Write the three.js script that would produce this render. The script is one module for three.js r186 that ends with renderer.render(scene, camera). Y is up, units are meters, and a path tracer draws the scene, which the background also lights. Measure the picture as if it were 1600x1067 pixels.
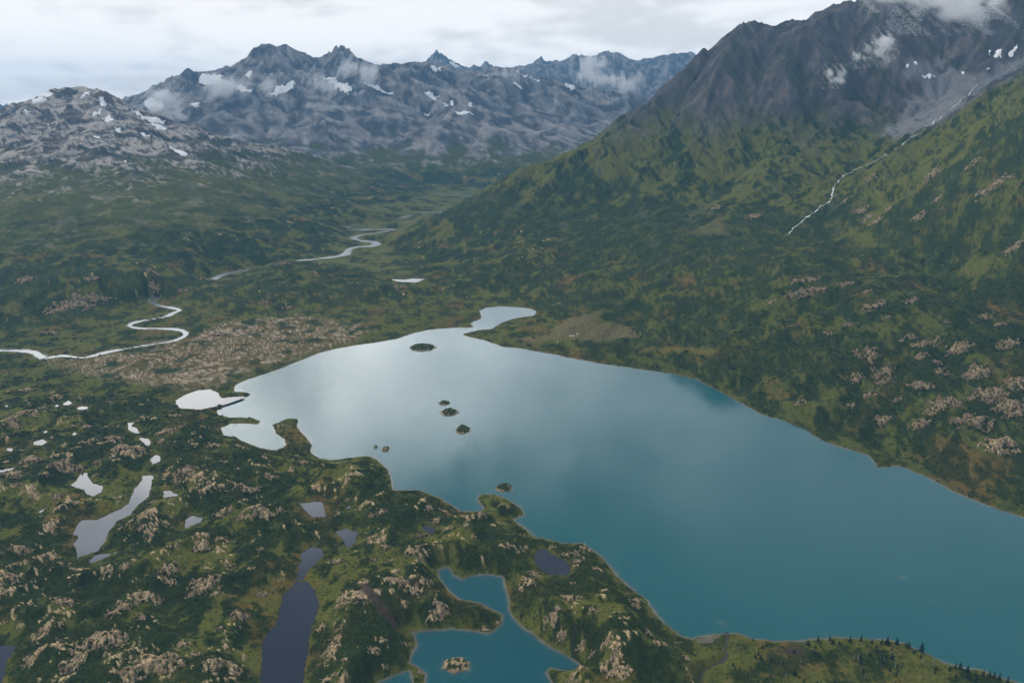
import * as THREE from 'three';
import { mergeGeometries } from 'three/addons/utils/BufferGeometryUtils.js';

// ---------------------------------------------------------------- camera, sky, sun, exposure
const scene = new THREE.Scene();
const EYE = 620;                                                   // metres above the lake
const camera = new THREE.PerspectiveCamera(2 * Math.atan(533.5 / 1250) * 180 / Math.PI, 1600 / 1067, 5, 60000);
camera.position.set(0, EYE, 0);
camera.rotation.x = -Math.atan(368.5 / 1250);
const renderer = new THREE.WebGLRenderer({ antialias: true });
renderer.toneMapping = THREE.LinearToneMapping;
renderer.toneMappingExposure = 1.1;
renderer.shadowMap.enabled = true;
const SUN_AZ = -52 * Math.PI / 180, SUN_EL = 47 * Math.PI / 180, BAND_AZ = -28 * Math.PI / 180;    // veiled sun to the left; the bright low cloud band is centred nearer the front
const SUN = new THREE.Vector3(Math.sin(SUN_AZ) * Math.cos(SUN_EL), Math.sin(SUN_EL), -Math.cos(SUN_AZ) * Math.cos(SUN_EL));
const sun = new THREE.DirectionalLight(new THREE.Color(1, 0.91, 0.74), 1.45);
sun.position.copy(SUN).multiplyScalar(9000).add(new THREE.Vector3(0, 0, -4000));
sun.target.position.set(0, 0, -4000);
sun.castShadow = true; sun.shadow.radius = 20; sun.shadow.mapSize.set(2048, 2048);
Object.assign(sun.shadow.camera, { left: -9000, right: 9000, top: 9000, bottom: -9000, near: 10, far: 24000 });
scene.add(sun, sun.target);
scene.fog = new THREE.FogExp2(new THREE.Color().setRGB(0.20, 0.55, 1.0), 3.9e-5);

// ---------------------------------------------------------------- noise
let seed = 20240611;
const rnd = () => { seed = (seed + 0x6D2B79F5) | 0; let t = Math.imul(seed ^ (seed >>> 15), 1 | seed); t = (t + Math.imul(t ^ (t >>> 7), 61 | t)) ^ t; return ((t ^ (t >>> 14)) >>> 0) / 4294967296; };
const clamp = (x, a = 0, b = 1) => x < a ? a : x > b ? b : x;
const lerp = (a, b, t) => a + (b - a) * t;
const step = (a, b, x) => { const t = clamp((x - a) / (b - a)); return t * t * (3 - 2 * t); };
const PERM = new Uint8Array(512), GX = new Float64Array(256), GY = new Float64Array(256);
{ const p = [...Array(256).keys()]; for (let i = 255; i > 0; i--) { const j = Math.floor(rnd() * (i + 1)); [p[i], p[j]] = [p[j], p[i]]; }
  for (let i = 0; i < 512; i++) PERM[i] = p[i & 255];
  for (let i = 0; i < 256; i++) { const a = rnd() * 2 * Math.PI; GX[i] = Math.cos(a); GY[i] = Math.sin(a); } }
function noise(x, y) {                                             // gradient noise, about -1..1
  const xi = Math.floor(x), yi = Math.floor(y), fx = x - xi, fy = y - yi;
  const u = fx * fx * fx * (fx * (fx * 6 - 15) + 10), v = fy * fy * fy * (fy * (fy * 6 - 15) + 10);
  const a = PERM[xi & 255], b = PERM[(xi + 1) & 255], y0 = yi & 255, y1 = (yi + 1) & 255;
  const g00 = PERM[a + y0], g10 = PERM[b + y0], g01 = PERM[a + y1], g11 = PERM[b + y1];
  const n00 = GX[g00] * fx + GY[g00] * fy, n10 = GX[g10] * (fx - 1) + GY[g10] * fy;
  const n01 = GX[g01] * fx + GY[g01] * (fy - 1), n11 = GX[g11] * (fx - 1) + GY[g11] * (fy - 1);
  const p = n00 + u * (n10 - n00), q = n01 + u * (n11 - n01);
  return 1.5 * (p + v * (q - p));
}
const fbm = (x, y, oct, gain = 0.5) => { let s = 0, a = 1; for (let i = 0; i < oct; i++) { s += a * noise(x + 17.3 * i, y - 9.1 * i); x *= 2.03; y *= 2.03; a *= gain; } return s; };
const ridge = (x, y, oct, gain = 0.5) => { let s = 0, a = 1, w = 1; for (let i = 0; i < oct; i++) { let n = 1 - Math.abs(noise(x + 31.7 * i, y + 5.3 * i)); n *= n; s += a * n * w; w = clamp(n * 1.6); x *= 2.07; y *= 2.07; a *= gain; } return s; };
const WORDS = (() => {                                              // first ... ninety-ninth
  const ones = 'first second third fourth fifth sixth seventh eighth ninth tenth eleventh twelfth thirteenth fourteenth fifteenth sixteenth seventeenth eighteenth nineteenth'.split(' '), out = [...ones];
  for (const t of ['twent', 'thirt', 'fort', 'fift', 'sixt', 'sevent', 'eight', 'ninet']) { out.push(t + 'ieth'); for (let i = 0; i < 9; i++) out.push(`${t}y-${ones[i]}`); }
  return out;
})();
const hash2 = (x, y) => { let h = Math.imul(x | 0, 374761393) + Math.imul(y | 0, 668265263) | 0; h = Math.imul(h ^ (h >>> 13), 1274126177); return ((h ^ (h >>> 16)) >>> 0) / 4294967296; };
function cells(x, y) {                                             // Worley: [distance to nearest, to second, id of nearest]
  const xi = Math.floor(x), yi = Math.floor(y); let d1 = 9, d2 = 9, id = 0;
  for (let j = -1; j <= 1; j++) for (let i = -1; i <= 1; i++) {
    const a = hash2(xi + i, yi + j), b = hash2(xi + i + 971, yi + j - 433), dx = xi + i + a - x, dy = yi + j + b - y, d = dx * dx + dy * dy;
    if (d < d1) { d2 = d1; d1 = d; id = a; } else if (d < d2) d2 = d;
  }
  return [Math.sqrt(d1), Math.sqrt(d2), id];
}

// ---------------------------------------------------------------- the sky: broken overcast, with a low bright band shaped to brighten the water
{
  const w = 2048, h = 1024, px = new Float32Array(w * h * 4);
  for (let j = 0; j < h; j++) {
    const el = ((j + 0.5) / h - 0.5) * Math.PI, ce = Math.cos(el), se = Math.sin(el);
    for (let i = 0; i < w; i++) {
      const az = (i + 0.5) / w * 2 * Math.PI - Math.PI, dx = ce * Math.cos(az), dz = ce * Math.sin(az);
      const flat = 1 / (Math.max(se, 0) + 0.16), cx = dx * flat, cz = dz * flat;
      const c = fbm(cx * 1.1 + 3, cz * 1.1, 5), f = fbm(cx * 4.2 + 9, cz * 4.2 - 4, 5, 0.6), s = fbm(cx * 0.3 - 7, cz * 0.3 + 2, 3);
      const grey = step(-0.25, 0.75, c * 0.7 + f * 0.4 + s * 0.35);   // thick grey bellies
      let turn = Math.abs(Math.atan2(dx, -dz) - BAND_AZ); if (turn > Math.PI) turn = 2 * Math.PI - turn;
      const veil = Math.exp(-Math.pow(turn / 0.54, 2)) * step(0.60, 0.38, el + 0.05 * f + 0.06 * c);   // bright cloud band under a dark deck, shaped for the water reflections
      const low = Math.exp(-Math.max(el, 0) / 0.24);
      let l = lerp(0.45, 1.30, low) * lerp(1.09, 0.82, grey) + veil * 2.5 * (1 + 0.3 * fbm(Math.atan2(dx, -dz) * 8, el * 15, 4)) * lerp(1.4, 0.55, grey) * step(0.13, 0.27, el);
      const k = (j * w + i) * 4, cool = lerp(0.17, -0.03, low) * (1 - clamp(veil));
      px[k] = l * (1.02 - cool); px[k + 1] = l * (1 - cool * 0.35); px[k + 2] = l * (0.97 + cool * 0.5); px[k + 3] = 1;
    }
  }
  const t = new THREE.DataTexture(px, w, h, THREE.RGBAFormat, THREE.FloatType);
  t.mapping = THREE.EquirectangularReflectionMapping; t.minFilter = t.magFilter = THREE.LinearFilter; t.needsUpdate = true;
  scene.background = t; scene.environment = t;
}
// surveyed spot heights: [x, z, height] in metres above the lake
const SPOTS = [
  [-566, -821, 22], [-457, -816, 25], [-383, -886, 22], [-205, -935, 18], [-197, -1107, 20], [-92, -1017, 18], [83, -900, 22], [119, -795, 32],
  [141, -746, 27], [219, -770, 8], [294, -776, 3], [467, -755, 3], [-683, -1010, 22], [-544, -1241, 20], [-401, -1197, 18], [-834, -1292, 20],
  [-830, -1485, 14], [-672, -1415, 16], [-1090, -1642, 10], [-771, -1829, 6], [-597, -2044, 6], [-979, -1782, 6], [-478, -2309, 6], [-234, -2355, 4],
  [-853, -2183, 2], [-1160, -1977, 0], [-1016, -2224, 0], [-1031, -2425, 0], [-1179, -2561, 0], [-1350, -2017, 0], [-149, -1754, 0], [121, -1392, 0],
  [305, -1144, 0], [494, -890, 0], [-272, -1591, 0], [-40, -2450, 0], [267, -1554, 0], [526, -1187, 0], [618, -890, 0], [-1106, -2953, 4],
  [-968, -3137, 7], [-800, -3293, 9], [-708, -3663, 12], [-641, -4001, 14], [-807, -4203, 17], [-579, -4535, 20], [-381, -4792, 24], [-387, -5552, 30],
  [-486, -3336, 12], [-361, -3182, 14], [-463, -2834, 10], [-597, -3060, 12], [-276, -2815, 14], [-893, -3061, 42], [-716, -2939, 36], [-823, -2505, 22],
  [-668, -2418, 8], [-394, -2760, 26], [-367, -2555, 10], [-997, -2775, 18], [-1096, -2625, 22], [-1445, -2172, 5], [-1320, -2279, 14], [-900, -380, 20],
  [0, -380, 15], [900, -380, 10], [1500, -700, 2], [-600, -600, 22], [100, -600, 14], [600, -620, 8], [-1671, -2560, 69], [-1900, -2950, 130],
  [-2308, -3650, 246], [-2771, -4450, 404], [-3201, -5200, 570], [-1472, -2620, 78], [-1690, -3050, 138], [-2018, -3700, 241], [-2336, -4350, 409], [-2576, -4850, 566],
  [-2799, -5300, 721], [-1295, -2650, 72], [-1494, -3100, 130], [-1802, -3800, 231], [-2101, -4500, 402], [-2312, -5000, 546], [-2576, -5350, 691], [-3001, -5300, 671],
  [-3110, -5300, 628], [-2695, -5350, 714], [-2447, -5400, 600], [-2209, -5350, 513], [-1835, -5250, 405], [-1498, -5100, 256], [-1233, -4800, 136], [-1233, -3050, 64],
  [-1396, -3500, 151], [-1653, -4200, 255], [-1079, -3350, 64], [-1226, -3850, 135], [-1388, -4400, 204], [-935, -3900, 67], [-1070, -4500, 124], [-770, -4400, 66],
  [-713, -5000, 69], [-1904, -5700, 378], [-1626, -5800, 330], [-1372, -5850, 247], [-1103, -5850, 148], [-823, -5800, 71], [-564, -5700, 19], [-2800, -6500, 330],
  [-1900, -6500, 270], [-3800, -6800, 350], [-1100, -6400, 170], [-2400, -2700, 60], [-3600, -4500, 350], [-4300, -5400, 450], [-1800, -2000, 4], [-2600, -2050, 20],
  [476, -1696, 2], [522, -1563, 2], [591, -1474, 2], [636, -1381, 2], [689, -1314, 2], [735, -1227, 2], [778, -1153, 2], [821, -1092, 2],
  [386, -1831, 2], [240, -1901, 2], [116, -1982, 2], [-517, -5950, 39], [-788, -6250, 63], [-1214, -6450, 145], [-517, -6600, 149], [-1118, -7200, 325],
  [-1693, -7300, 431], [-2253, -7300, 485], [-1226, -8000, 649], [-2250, -7950, 707], [-1836, -8000, 708], [-1524, -7000, 307], [-3494, -8000, 661], [-3382, -8300, 826],
  [-3170, -8350, 918], [-3001, -8400, 889], [-2739, -8500, 966], [-2597, -8600, 1087], [-2434, -8700, 1204], [-2237, -8720, 1118], [-1976, -8700, 1012], [-1861, -8650, 1096],
  [-1766, -8700, 1222], [-1659, -8650, 1084], [-1452, -8700, 956], [-1068, -8800, 972], [-889, -8900, 1034], [-675, -8900, 957], [-376, -9000, 928], [0, -9200, 981],
  [353, -9300, 918], [717, -9400, 819], [1078, -9400, 751], [1454, -9500, 711], [1751, -9500, 599], [-607, -7900, 591], [-286, -7400, 428], [0, -8600, 715],
  [0, -7300, 376], [302, -7800, 418], [640, -8300, 466], [-210, -6700, 193], [108, -6900, 233], [1016, -8800, 523], [-4500, -10400, 400], [-2200, -10400, 500],
  [0, -10800, 520], [2000, -10500, 520], [-5200, -8200, 420], [3500, -9500, 500], [1500, -7500, 250], [2300, -7000, 300], [900, -6300, 90], [-1763, -14500, 1106],
  [-1593, -14500, 1242], [-1268, -14500, 1500], [-1067, -14400, 1330], [-966, -14500, 1304], [-664, -14600, 1246], [-442, -14600, 1309], [-111, -14600, 1215], [165, -14500, 1242],
  [493, -14500, 1387], [790, -14500, 1294], [1115, -14500, 1470], [1336, -14500, 1397], [1673, -14600, 1496], [2042, -14600, 1351], [2357, -14500, 1346], [2666, -14600, 1444],
  [3149, -14600, 1475], [3543, -14600, 1204], [-8807, -14500, 652], [-9249, -14500, 545], [-8502, -14500, 352], [-4732, -13000, 1140], [-4991, -13000, 1028], [-4497, -13000, 1028],
  [-6000, -12500, 300], [-3000, -12000, 420], [0, -12400, 450], [3000, -12400, 500], [-8000, -15500, 300], [-3000, -16500, 300], [1000, -17500, 300], [5000, -17000, 400],
  [-4500, -14500, 500], [6500, -14000, 700], [-545, -3500, 5], [-450, -3750, 67], [-307, -3850, 120], [-156, -3950, 200], [0, -4050, 281], [208, -4100, 374],
  [353, -4120, 429], [544, -4150, 543], [690, -4180, 620], [800, -4200, 727], [939, -4220, 858], [1095, -4240, 976], [1143, -4250, 1007], [1226, -4260, 993],
  [1397, -4300, 1014], [1533, -4330, 1041], [1618, -4350, 1070], [1736, -4300, 1121], [1963, -4300, 1212], [2158, -4200, 1241], [2383, -4050, 1191], [580, -3700, 356],
  [856, -3650, 387], [901, -3900, 577], [1188, -3900, 720], [1079, -3450, 400], [1463, -3850, 746], [1392, -3600, 527], [1103, -3100, 303], [525, -3300, 204],
  [286, -3600, 195], [239, -2950, 82], [0, -3000, 73], [445, -2750, 119], [0, -2700, 16], [82, -2490, 13], [631, -2600, 146], [947, -2750, 208],
  [773, -2750, 186], [830, -2330, 186], [1609, -3300, 522], [1426, -3150, 436], [1189, -2950, 318], [979, -2780, 215], [1766, -3650, 607], [2085, -3700, 715],
  [2207, -3800, 840], [1894, -3850, 802], [1686, -3800, 662], [2074, -3950, 918], [1671, -4050, 926], [1851, -3450, 633], [1759, -2900, 740], [1689, -2950, 674],
  [1616, -3000, 591], [1538, -3050, 507], [1401, -2990, 441], [1546, -2500, 555], [1360, -2150, 400], [1229, -1900, 274], [1423, -2600, 454], [1281, -2300, 330],
  [1281, -2700, 344], [1135, -2350, 230], [1217, -2150, 228], [1086, -2600, 209], [914, -2250, 173], [1026, -2100, 185], [1118, -1950, 176], [1171, -1800, 172],
  [567, -1672, 29], [596, -1777, 55], [631, -1897, 83], [669, -2029, 115], [729, -2179, 151], [649, -1516, 29], [681, -1607, 52], [715, -1704, 78],
  [755, -1816, 106], [798, -1937, 138], [861, -2067, 170], [723, -1394, 25], [755, -1470, 47], [789, -1553, 71], [827, -1642, 98], [869, -1741, 127],
  [915, -1852, 159], [978, -1927, 181], [784, -1283, 24], [816, -1350, 44], [851, -1421, 66], [891, -1502, 89], [933, -1588, 115], [981, -1685, 143],
  [1055, -1807, 178], [840, -1191, 21], [873, -1251, 39], [909, -1315, 59], [948, -1385, 80], [991, -1462, 103], [1039, -1547, 128], [1092, -1643, 155],
  [1132, -1701, 172], [469, -1862, 28], [500, -2003, 53], [541, -2196, 92], [583, -2387, 126], [334, -1997, 20], [361, -2181, 40], [390, -2380, 68],
  [175, -2105, 15], [190, -2296, 29], [210, -2563, 47], [1500, -1250, 110], [2000, -1600, 230], [2600, -2500, 620], [3200, -4000, 1050], [3800, -3000, 900],
  [1400, -5200, 250], [500, -5000, 150], [2500, -5600, 500], [800, -4900, 200], [2000, -5000, 700], [100, -4600, 60], [3500, -5500, 700],
];
// standing water: level and outline [x, z] in metres
const WATERS = {
  lake: { level: 0, outline: [[-414.8, -2069.5], [-366.9, -2093.9], [-320.5, -2125.0], [-278.2, -2186.7], [-239.7, -2219.8], [-189.5, -2237.8], [-154.6, -2244.8], [-128.3, -2240.6], [-112.2, -2253.9], [-122.8, -2280.2], [-118.6, -2309.4], [-94.8, -2339.2], [-94.3, -2377.6], [-104.7, -2441.4], [-81.8, -2482.9], [-41.2, -2499.9], [0.0, -2495.6], [40.9, -2482.9], [65.0, -2466.1], [78.0, -2425.1], [67.0, -2385.4], [31.3, -2369.8], [3.9, -2346.8], [-26.8, -2309.4], [-45.1, -2265.9], [-57.5, -2233.6], [-97.7, -2219.8], [-143.7, -2173.5], [-123.5, -2150.6], [-75.7, -2112.5], [-41.6, -2075.5], [-27.4, -2051.6], [20.5, -2039.8], [60.6, -2010.9], [109.8, -1984.9], [141.3, -1957.9], [189.5, -1928.4], [230.4, -1902.3], [277.2, -1881.8], [334.1, -1851.9], [382.9, -1829.1], [415.1, -1806.3], [439.5, -1785.3], [456.4, -1736.0], [475.4, -1694.5], [500.4, -1628.7], [523.0, -1564.8], [562.6, -1522.4], [590.5, -1472.1], [599.4, -1427.8], [617.2, -1403.6], [658.8, -1361.4], [661.5, -1337.7], [653.2, -1305.5], [675.0, -1310.8], [694.6, -1313.4], [706.7, -1300.2], [730.2, -1254.7], [740.9, -1216.5], [767.1, -1170.0], [804.2, -1127.3], [849.3, -1046.9], [917.2, -955.5], [1016.3, -876.8], [960.3, -779.9], [752.4, -708.6], [628.9, -727.9], [581.8, -741.9], [562.4, -752.1], [539.7, -769.0], [502.3, -782.7], [487.8, -801.3], [473.7, -817.6], [458.5, -824.8], [426.3, -827.2], [390.8, -829.7], [347.1, -822.4], [316.2, -822.4], [292.2, -827.2], [275.9, -835.8], [264.2, -838.8], [257.5, -837.0], [236.7, -832.1], [217.0, -827.2], [205.6, -832.1], [195.2, -847.0], [183.6, -871.5], [176.0, -904.1], [162.2, -930.0], [145.4, -958.6], [135.9, -990.4], [121.9, -1020.6], [104.9, -1048.7], [80.2, -1046.9], [57.0, -1056.0], [32.6, -1065.9], [15.7, -1097.4], [1.0, -1121.2], [18.2, -1133.4], [13.4, -1160.7], [-9.5, -1186.9], [-28.7, -1203.8], [-53.2, -1202.7], [-56.8, -1189.1], [-43.2, -1156.4], [-49.9, -1143.8], [-83.6, -1145.9], [-99.4, -1167.1], [-124.8, -1195.9], [-158.1, -1218.8], [-201.1, -1218.8], [-209.2, -1259.6], [-220.4, -1297.6], [-247.8, -1340.5], [-265.5, -1355.2], [-295.8, -1347.1], [-327.9, -1337.7], [-354.3, -1346.0], [-376.3, -1371.4], [-381.3, -1404.8], [-401.8, -1443.4], [-434.1, -1493.5], [-441.1, -1536.3], [-463.2, -1541.9], [-474.3, -1522.4], [-484.5, -1505.3], [-465.8, -1462.4], [-441.7, -1434.0], [-430.0, -1404.8], [-443.0, -1381.8], [-476.0, -1391.7], [-520.6, -1424.8], [-544.3, -1447.8], [-568.6, -1452.9], [-583.5, -1488.6], [-573.5, -1512.1], [-537.1, -1512.1], [-514.6, -1506.3], [-516.6, -1525.9], [-537.3, -1541.9], [-564.1, -1546.9], [-584.7, -1545.1], [-614.3, -1561.2], [-624.8, -1575.8], [-623.1, -1598.1], [-611.5, -1636.6], [-583.5, -1680.8], [-595.0, -1694.5], [-634.8, -1705.9], [-633.8, -1724.7], [-641.9, -1744.8], [-626.8, -1780.8], [-586.5, -1839.2], [-567.6, -1871.7], [-502.4, -1999.5], [-460.5, -2039.8]] },
  mirror: { level: 3, outline: [[-729.7, -1620.9], [-735.7, -1644.4], [-727.4, -1676.8], [-710.2, -1703.1], [-685.4, -1710.4], [-657.6, -1685.1], [-640.4, -1652.4], [-602.2, -1664.5], [-593.0, -1658.0], [-618.4, -1620.9], [-634.1, -1602.8], [-660.9, -1582.9], [-705.8, -1590.4]] },
  long_left: { level: 8, outline: [[-639.7, -1259.4], [-619.8, -1259.4], [-603.8, -1214.7], [-594.3, -1178.2], [-598.5, -1139.4], [-595.2, -1118.8], [-605.5, -1102.7], [-606.2, -1077.5], [-595.2, -1033.4], [-594.1, -1012.5], [-614.5, -997.3], [-627.0, -1017.7], [-640.8, -1035.2], [-642.8, -1055.1], [-655.2, -1060.6], [-661.3, -1083.2], [-662.7, -1102.7], [-640.0, -1104.7], [-631.1, -1120.8], [-618.8, -1141.5], [-615.5, -1156.4], [-629.5, -1207.7], [-630.4, -1236.1]] },
  sliver: { level: 8, outline: [[-592.8, -985.8], [-591.8, -1002.3], [-560.1, -1014.2], [-573.9, -997.3], [-587.2, -980.9]] },
  trefoil: { level: 10, outline: [[-741.1, -1217.8], [-736.7, -1232.0], [-747.5, -1259.0], [-739.2, -1266.5], [-719.8, -1239.3], [-707.1, -1224.9], [-683.0, -1213.1], [-676.0, -1192.3], [-682.8, -1176.6], [-693.4, -1181.0], [-707.9, -1199.2]] },
  wedge: { level: 10, outline: [[-575.7, -1196.9], [-565.1, -1199.2], [-544.2, -1178.8], [-565.4, -1172.2]] },
  hook: { level: 10, outline: [[-501.9, -1105.1], [-496.8, -1115.1], [-476.2, -1105.1], [-476.0, -1091.3], [-492.8, -1072.1]] },
  square: { level: 8, outline: [[-341.6, -1156.4], [-317.0, -1165.0], [-304.6, -1160.7], [-289.2, -1114.7], [-311.1, -1110.7], [-325.6, -1133.1]] },
  peat: { level: 8, outline: [[-264.6, -1068.8], [-250.4, -1079.4], [-230.5, -1066.2], [-229.2, -1038.8], [-236.0, -1021.1], [-246.0, -1038.8]] },
  upper_dark: { level: 5, outline: [[-302.3, -1012.4], [-292.2, -1031.4], [-273.9, -1024.4], [-269.2, -1003.9], [-282.3, -964.9], [-283.4, -944.8], [-292.0, -947.8], [-296.5, -982.4]] },
  long_dark: { level: 4.6, outline: [[-291.5, -942.4], [-275.1, -942.4], [-260.4, -920.2], [-246.8, -890.5], [-245.9, -845.7], [-240.2, -799.9], [-231.9, -745.5], [-224.0, -703.3], [-271.6, -703.3], [-279.5, -745.5], [-300.4, -819.9], [-292.7, -849.5], [-301.0, -914.4]] },
  heart: { level: 6, outline: [[30.6, -992.3], [38.8, -1022.7], [49.0, -1022.7], [61.0, -1005.6], [76.3, -989.0], [80.6, -972.8], [75.8, -954.7], [52.4, -957.5], [39.7, -969.6]] },
  teal: { level: 1, outline: [[-105.0, -977.5], [-89.6, -985.6], [-78.4, -964.9], [-69.9, -955.5], [-55.4, -962.5], [-33.5, -968.0], [-11.4, -960.2], [-4.2, -921.2], [-2.4, -880.7], [10.3, -854.5], [32.6, -828.3], [45.8, -812.8], [61.8, -800.0], [79.2, -782.0], [81.9, -769.9], [70.0, -767.8], [44.0, -773.2], [40.1, -767.8], [45.8, -749.9], [53.5, -689.0], [-100.3, -689.0], [-98.7, -749.9], [-98.7, -763.5], [-108.0, -775.4], [-119.2, -782.0], [-119.1, -800.0], [-114.1, -815.1], [-122.5, -840.6], [-98.5, -844.4], [-75.9, -848.1], [-47.2, -843.1], [-29.8, -838.1], [-14.3, -854.5], [-13.0, -874.0], [-40.6, -898.5], [-71.1, -908.3], [-85.1, -927.0], [-99.4, -954.0]] },
  teal_arm: { level: 1, outline: [[-150.4, -750.9], [-137.6, -761.4], [-117.9, -772.1], [-112.3, -761.4], [-107.2, -736.6], [-107.0, -689.0], [-160.5, -689.0]] },
  corner: { level: 12, outline: [[-645.1, -798.3], [-600.8, -799.5], [-582.0, -800.7], [-577.3, -777.9], [-563.2, -741.7], [-549.1, -704.2], [-596.6, -704.2]] },
  fleck: { level: 10, outline: [[-958.7, -1594.8], [-959.5, -1621.8], [-939.6, -1602.5], [-942.4, -1587.3]] },
  fleck2: { level: 10, outline: [[-917.6, -1576.0], [-913.3, -1583.5], [-895.7, -1583.5], [-889.5, -1568.6], [-907.2, -1561.3]] },
  fleck3: { level: 10, outline: [[-969.5, -1587.3], [-969.6, -1594.8], [-957.3, -1579.8], [-960.7, -1576.0]] },
  bent: { level: 10, outline: [[-771.9, -1491.1], [-762.1, -1497.8], [-755.3, -1474.4], [-734.0, -1458.1], [-724.8, -1438.9], [-738.0, -1442.0], [-752.6, -1454.8]] },
  lower: { level: 10, outline: [[-717.0, -1420.1], [-692.1, -1410.9], [-680.4, -1386.8], [-680.2, -1378.0], [-705.1, -1401.8]] },
  tooth: { level: 10, outline: [[-652.1, -1321.6], [-650.0, -1343.6], [-630.2, -1316.1], [-632.5, -1302.8], [-638.2, -1297.5]] },
  leaf: { level: 10, outline: [[-905.4, -1391.3], [-900.8, -1410.9], [-880.6, -1398.8], [-877.9, -1380.9], [-895.3, -1382.1]] },
  dot: { level: 10, outline: [[-940.3, -1369.3], [-928.9, -1372.2], [-920.8, -1360.6], [-920.6, -1350.4], [-930.4, -1354.9]] },
  edge: { level: 10, outline: [[-903.7, -1274.1], [-874.8, -1285.5], [-871.4, -1274.1], [-887.9, -1266.5], [-897.4, -1264.0]] },
  mid: { level: 10, outline: [[-852.5, -1432.6], [-852.9, -1445.2], [-843.0, -1435.7], [-845.5, -1426.3]] },
  slit: { level: 10, outline: [[-742.1, -1125.3], [-739.1, -1137.8], [-736.6, -1131.5], [-736.2, -1120.2]] },
  bead: { level: 10, outline: [[-915.8, -1448.4], [-914.4, -1454.8], [-907.1, -1448.4], [-906.7, -1438.9]] },
  tick: { level: 10, outline: [[-265.5, -1140.9], [-256.0, -1144.1], [-256.4, -1135.7], [-262.5, -1135.7]] },
  slate: { level: 10, outline: [[-136.1, -1077.8], [-128.2, -1085.5], [-116.4, -1074.0], [-117.5, -1055.3], [-128.7, -1062.7]] },
  speck: { level: 10, outline: [[-1075.3, -1587.3], [-1074.4, -1594.8], [-1064.0, -1579.8], [-1067.1, -1576.0]] },
  upland: { level: 24, outline: [[-435.6, -2812.3], [-388.3, -2801.3], [-356.7, -2823.4], [-311.8, -2812.3], [-337.1, -2752.9], [-406.7, -2768.8]] },
};
const RIVERS = {
  river_a: [[-1491.7, -2026.5], [-1350.8, -2017.8], [-1298.5, -2015.0], [-1258.2, -2003.5], [-1225.5, -1975.5], [-1196.9, -1948.2]],
  river_b: [[-1196.9, -1948.2], [-1164.5, -1970.0], [-1099.7, -1956.3], [-1056.2, -2009.2], [-984.3, -2067.8], [-931.4, -2107.6], [-919.6, -2148.9], [-925.2, -2181.6], [-958.2, -2218.7], [-1019.3, -2232.5], [-1080.1, -2236.0], [-1117.6, -2257.0], [-1128.8, -2285.6], [-1119.5, -2311.2], [-1086.1, -2344.9], [-1060.1, -2375.6], [-1056.5, -2415.1], [-1049.5, -2447.6], [-1087.3, -2480.9], [-1134.9, -2506.4], [-1170.5, -2541.2], [-1194.0, -2586.0], [-1196.7, -2632.3]],
  river_c: [[-1102.3, -2861.7], [-1105.4, -2929.6], [-1102.7, -2976.6], [-1047.5, -3068.6], [-972.3, -3152.7]],
  river_d: [[-890.4, -3183.9], [-866.6, -3232.5], [-797.0, -3282.4], [-719.0, -3356.4], [-715.3, -3433.6], [-719.9, -3514.3], [-691.1, -3572.9], [-636.4, -3590.0], [-620.3, -3633.4], [-646.8, -3705.0], [-707.1, -3741.8], [-758.8, -3808.0], [-763.8, -3866.5], [-729.2, -3916.5], [-628.5, -4020.5], [-582.5, -4085.5]],
  river_e: [[-579.7, -4065.3], [-654.7, -4087.3], [-732.7, -4065.3], [-820.7, -4065.3], [-855.5, -4109.5], [-849.1, -4177.6], [-796.1, -4236.0]],
  river_f: [[-646.5, -4377.2], [-630.8, -4441.7], [-576.3, -4576.4]],
  river_g: [[-538.8, -4666.4], [-449.9, -4710.2], [-361.6, -4784.9]],
  river_h: [[-557.2, -5634.7], [-488.5, -5613.7], [-285.6, -5551.7], [-175.7, -5551.7]],
  creek: [[264.3, -839.4], [258.1, -818.7], [252.8, -806.9], [253.2, -796.6], [243.6, -785.3], [230.6, -777.6], [217.3, -767.8], [208.7, -748.9]],
};
// islands: centre x, z, half width, half depth, height, water level
const ISLANDS = {
  oval: [-240.2, -2046.1, 33.3, 29.5, 9, 0],
  small: [-146.7, -1629.4, 11.8, 12.4, 5, 0],
  twin: [-132.1, -1574.4, 18.9, 16.8, 7, 0],
  lone: [-97.9, -1481.2, 13.7, 20.6, 7, 0],
  chip: [-237.7, -1385.9, 6.7, 11.6, 5, 0],
  chip2: [-258.4, -1394.9, 4.2, 6.1, 3, 0],
  off_spit: [-13.5, -1228.3, 13.0, 14.1, 6, 0],
  teal_islet: [-64.2, -779.7, 14.8, 11.9, 7, 1],
};
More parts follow.
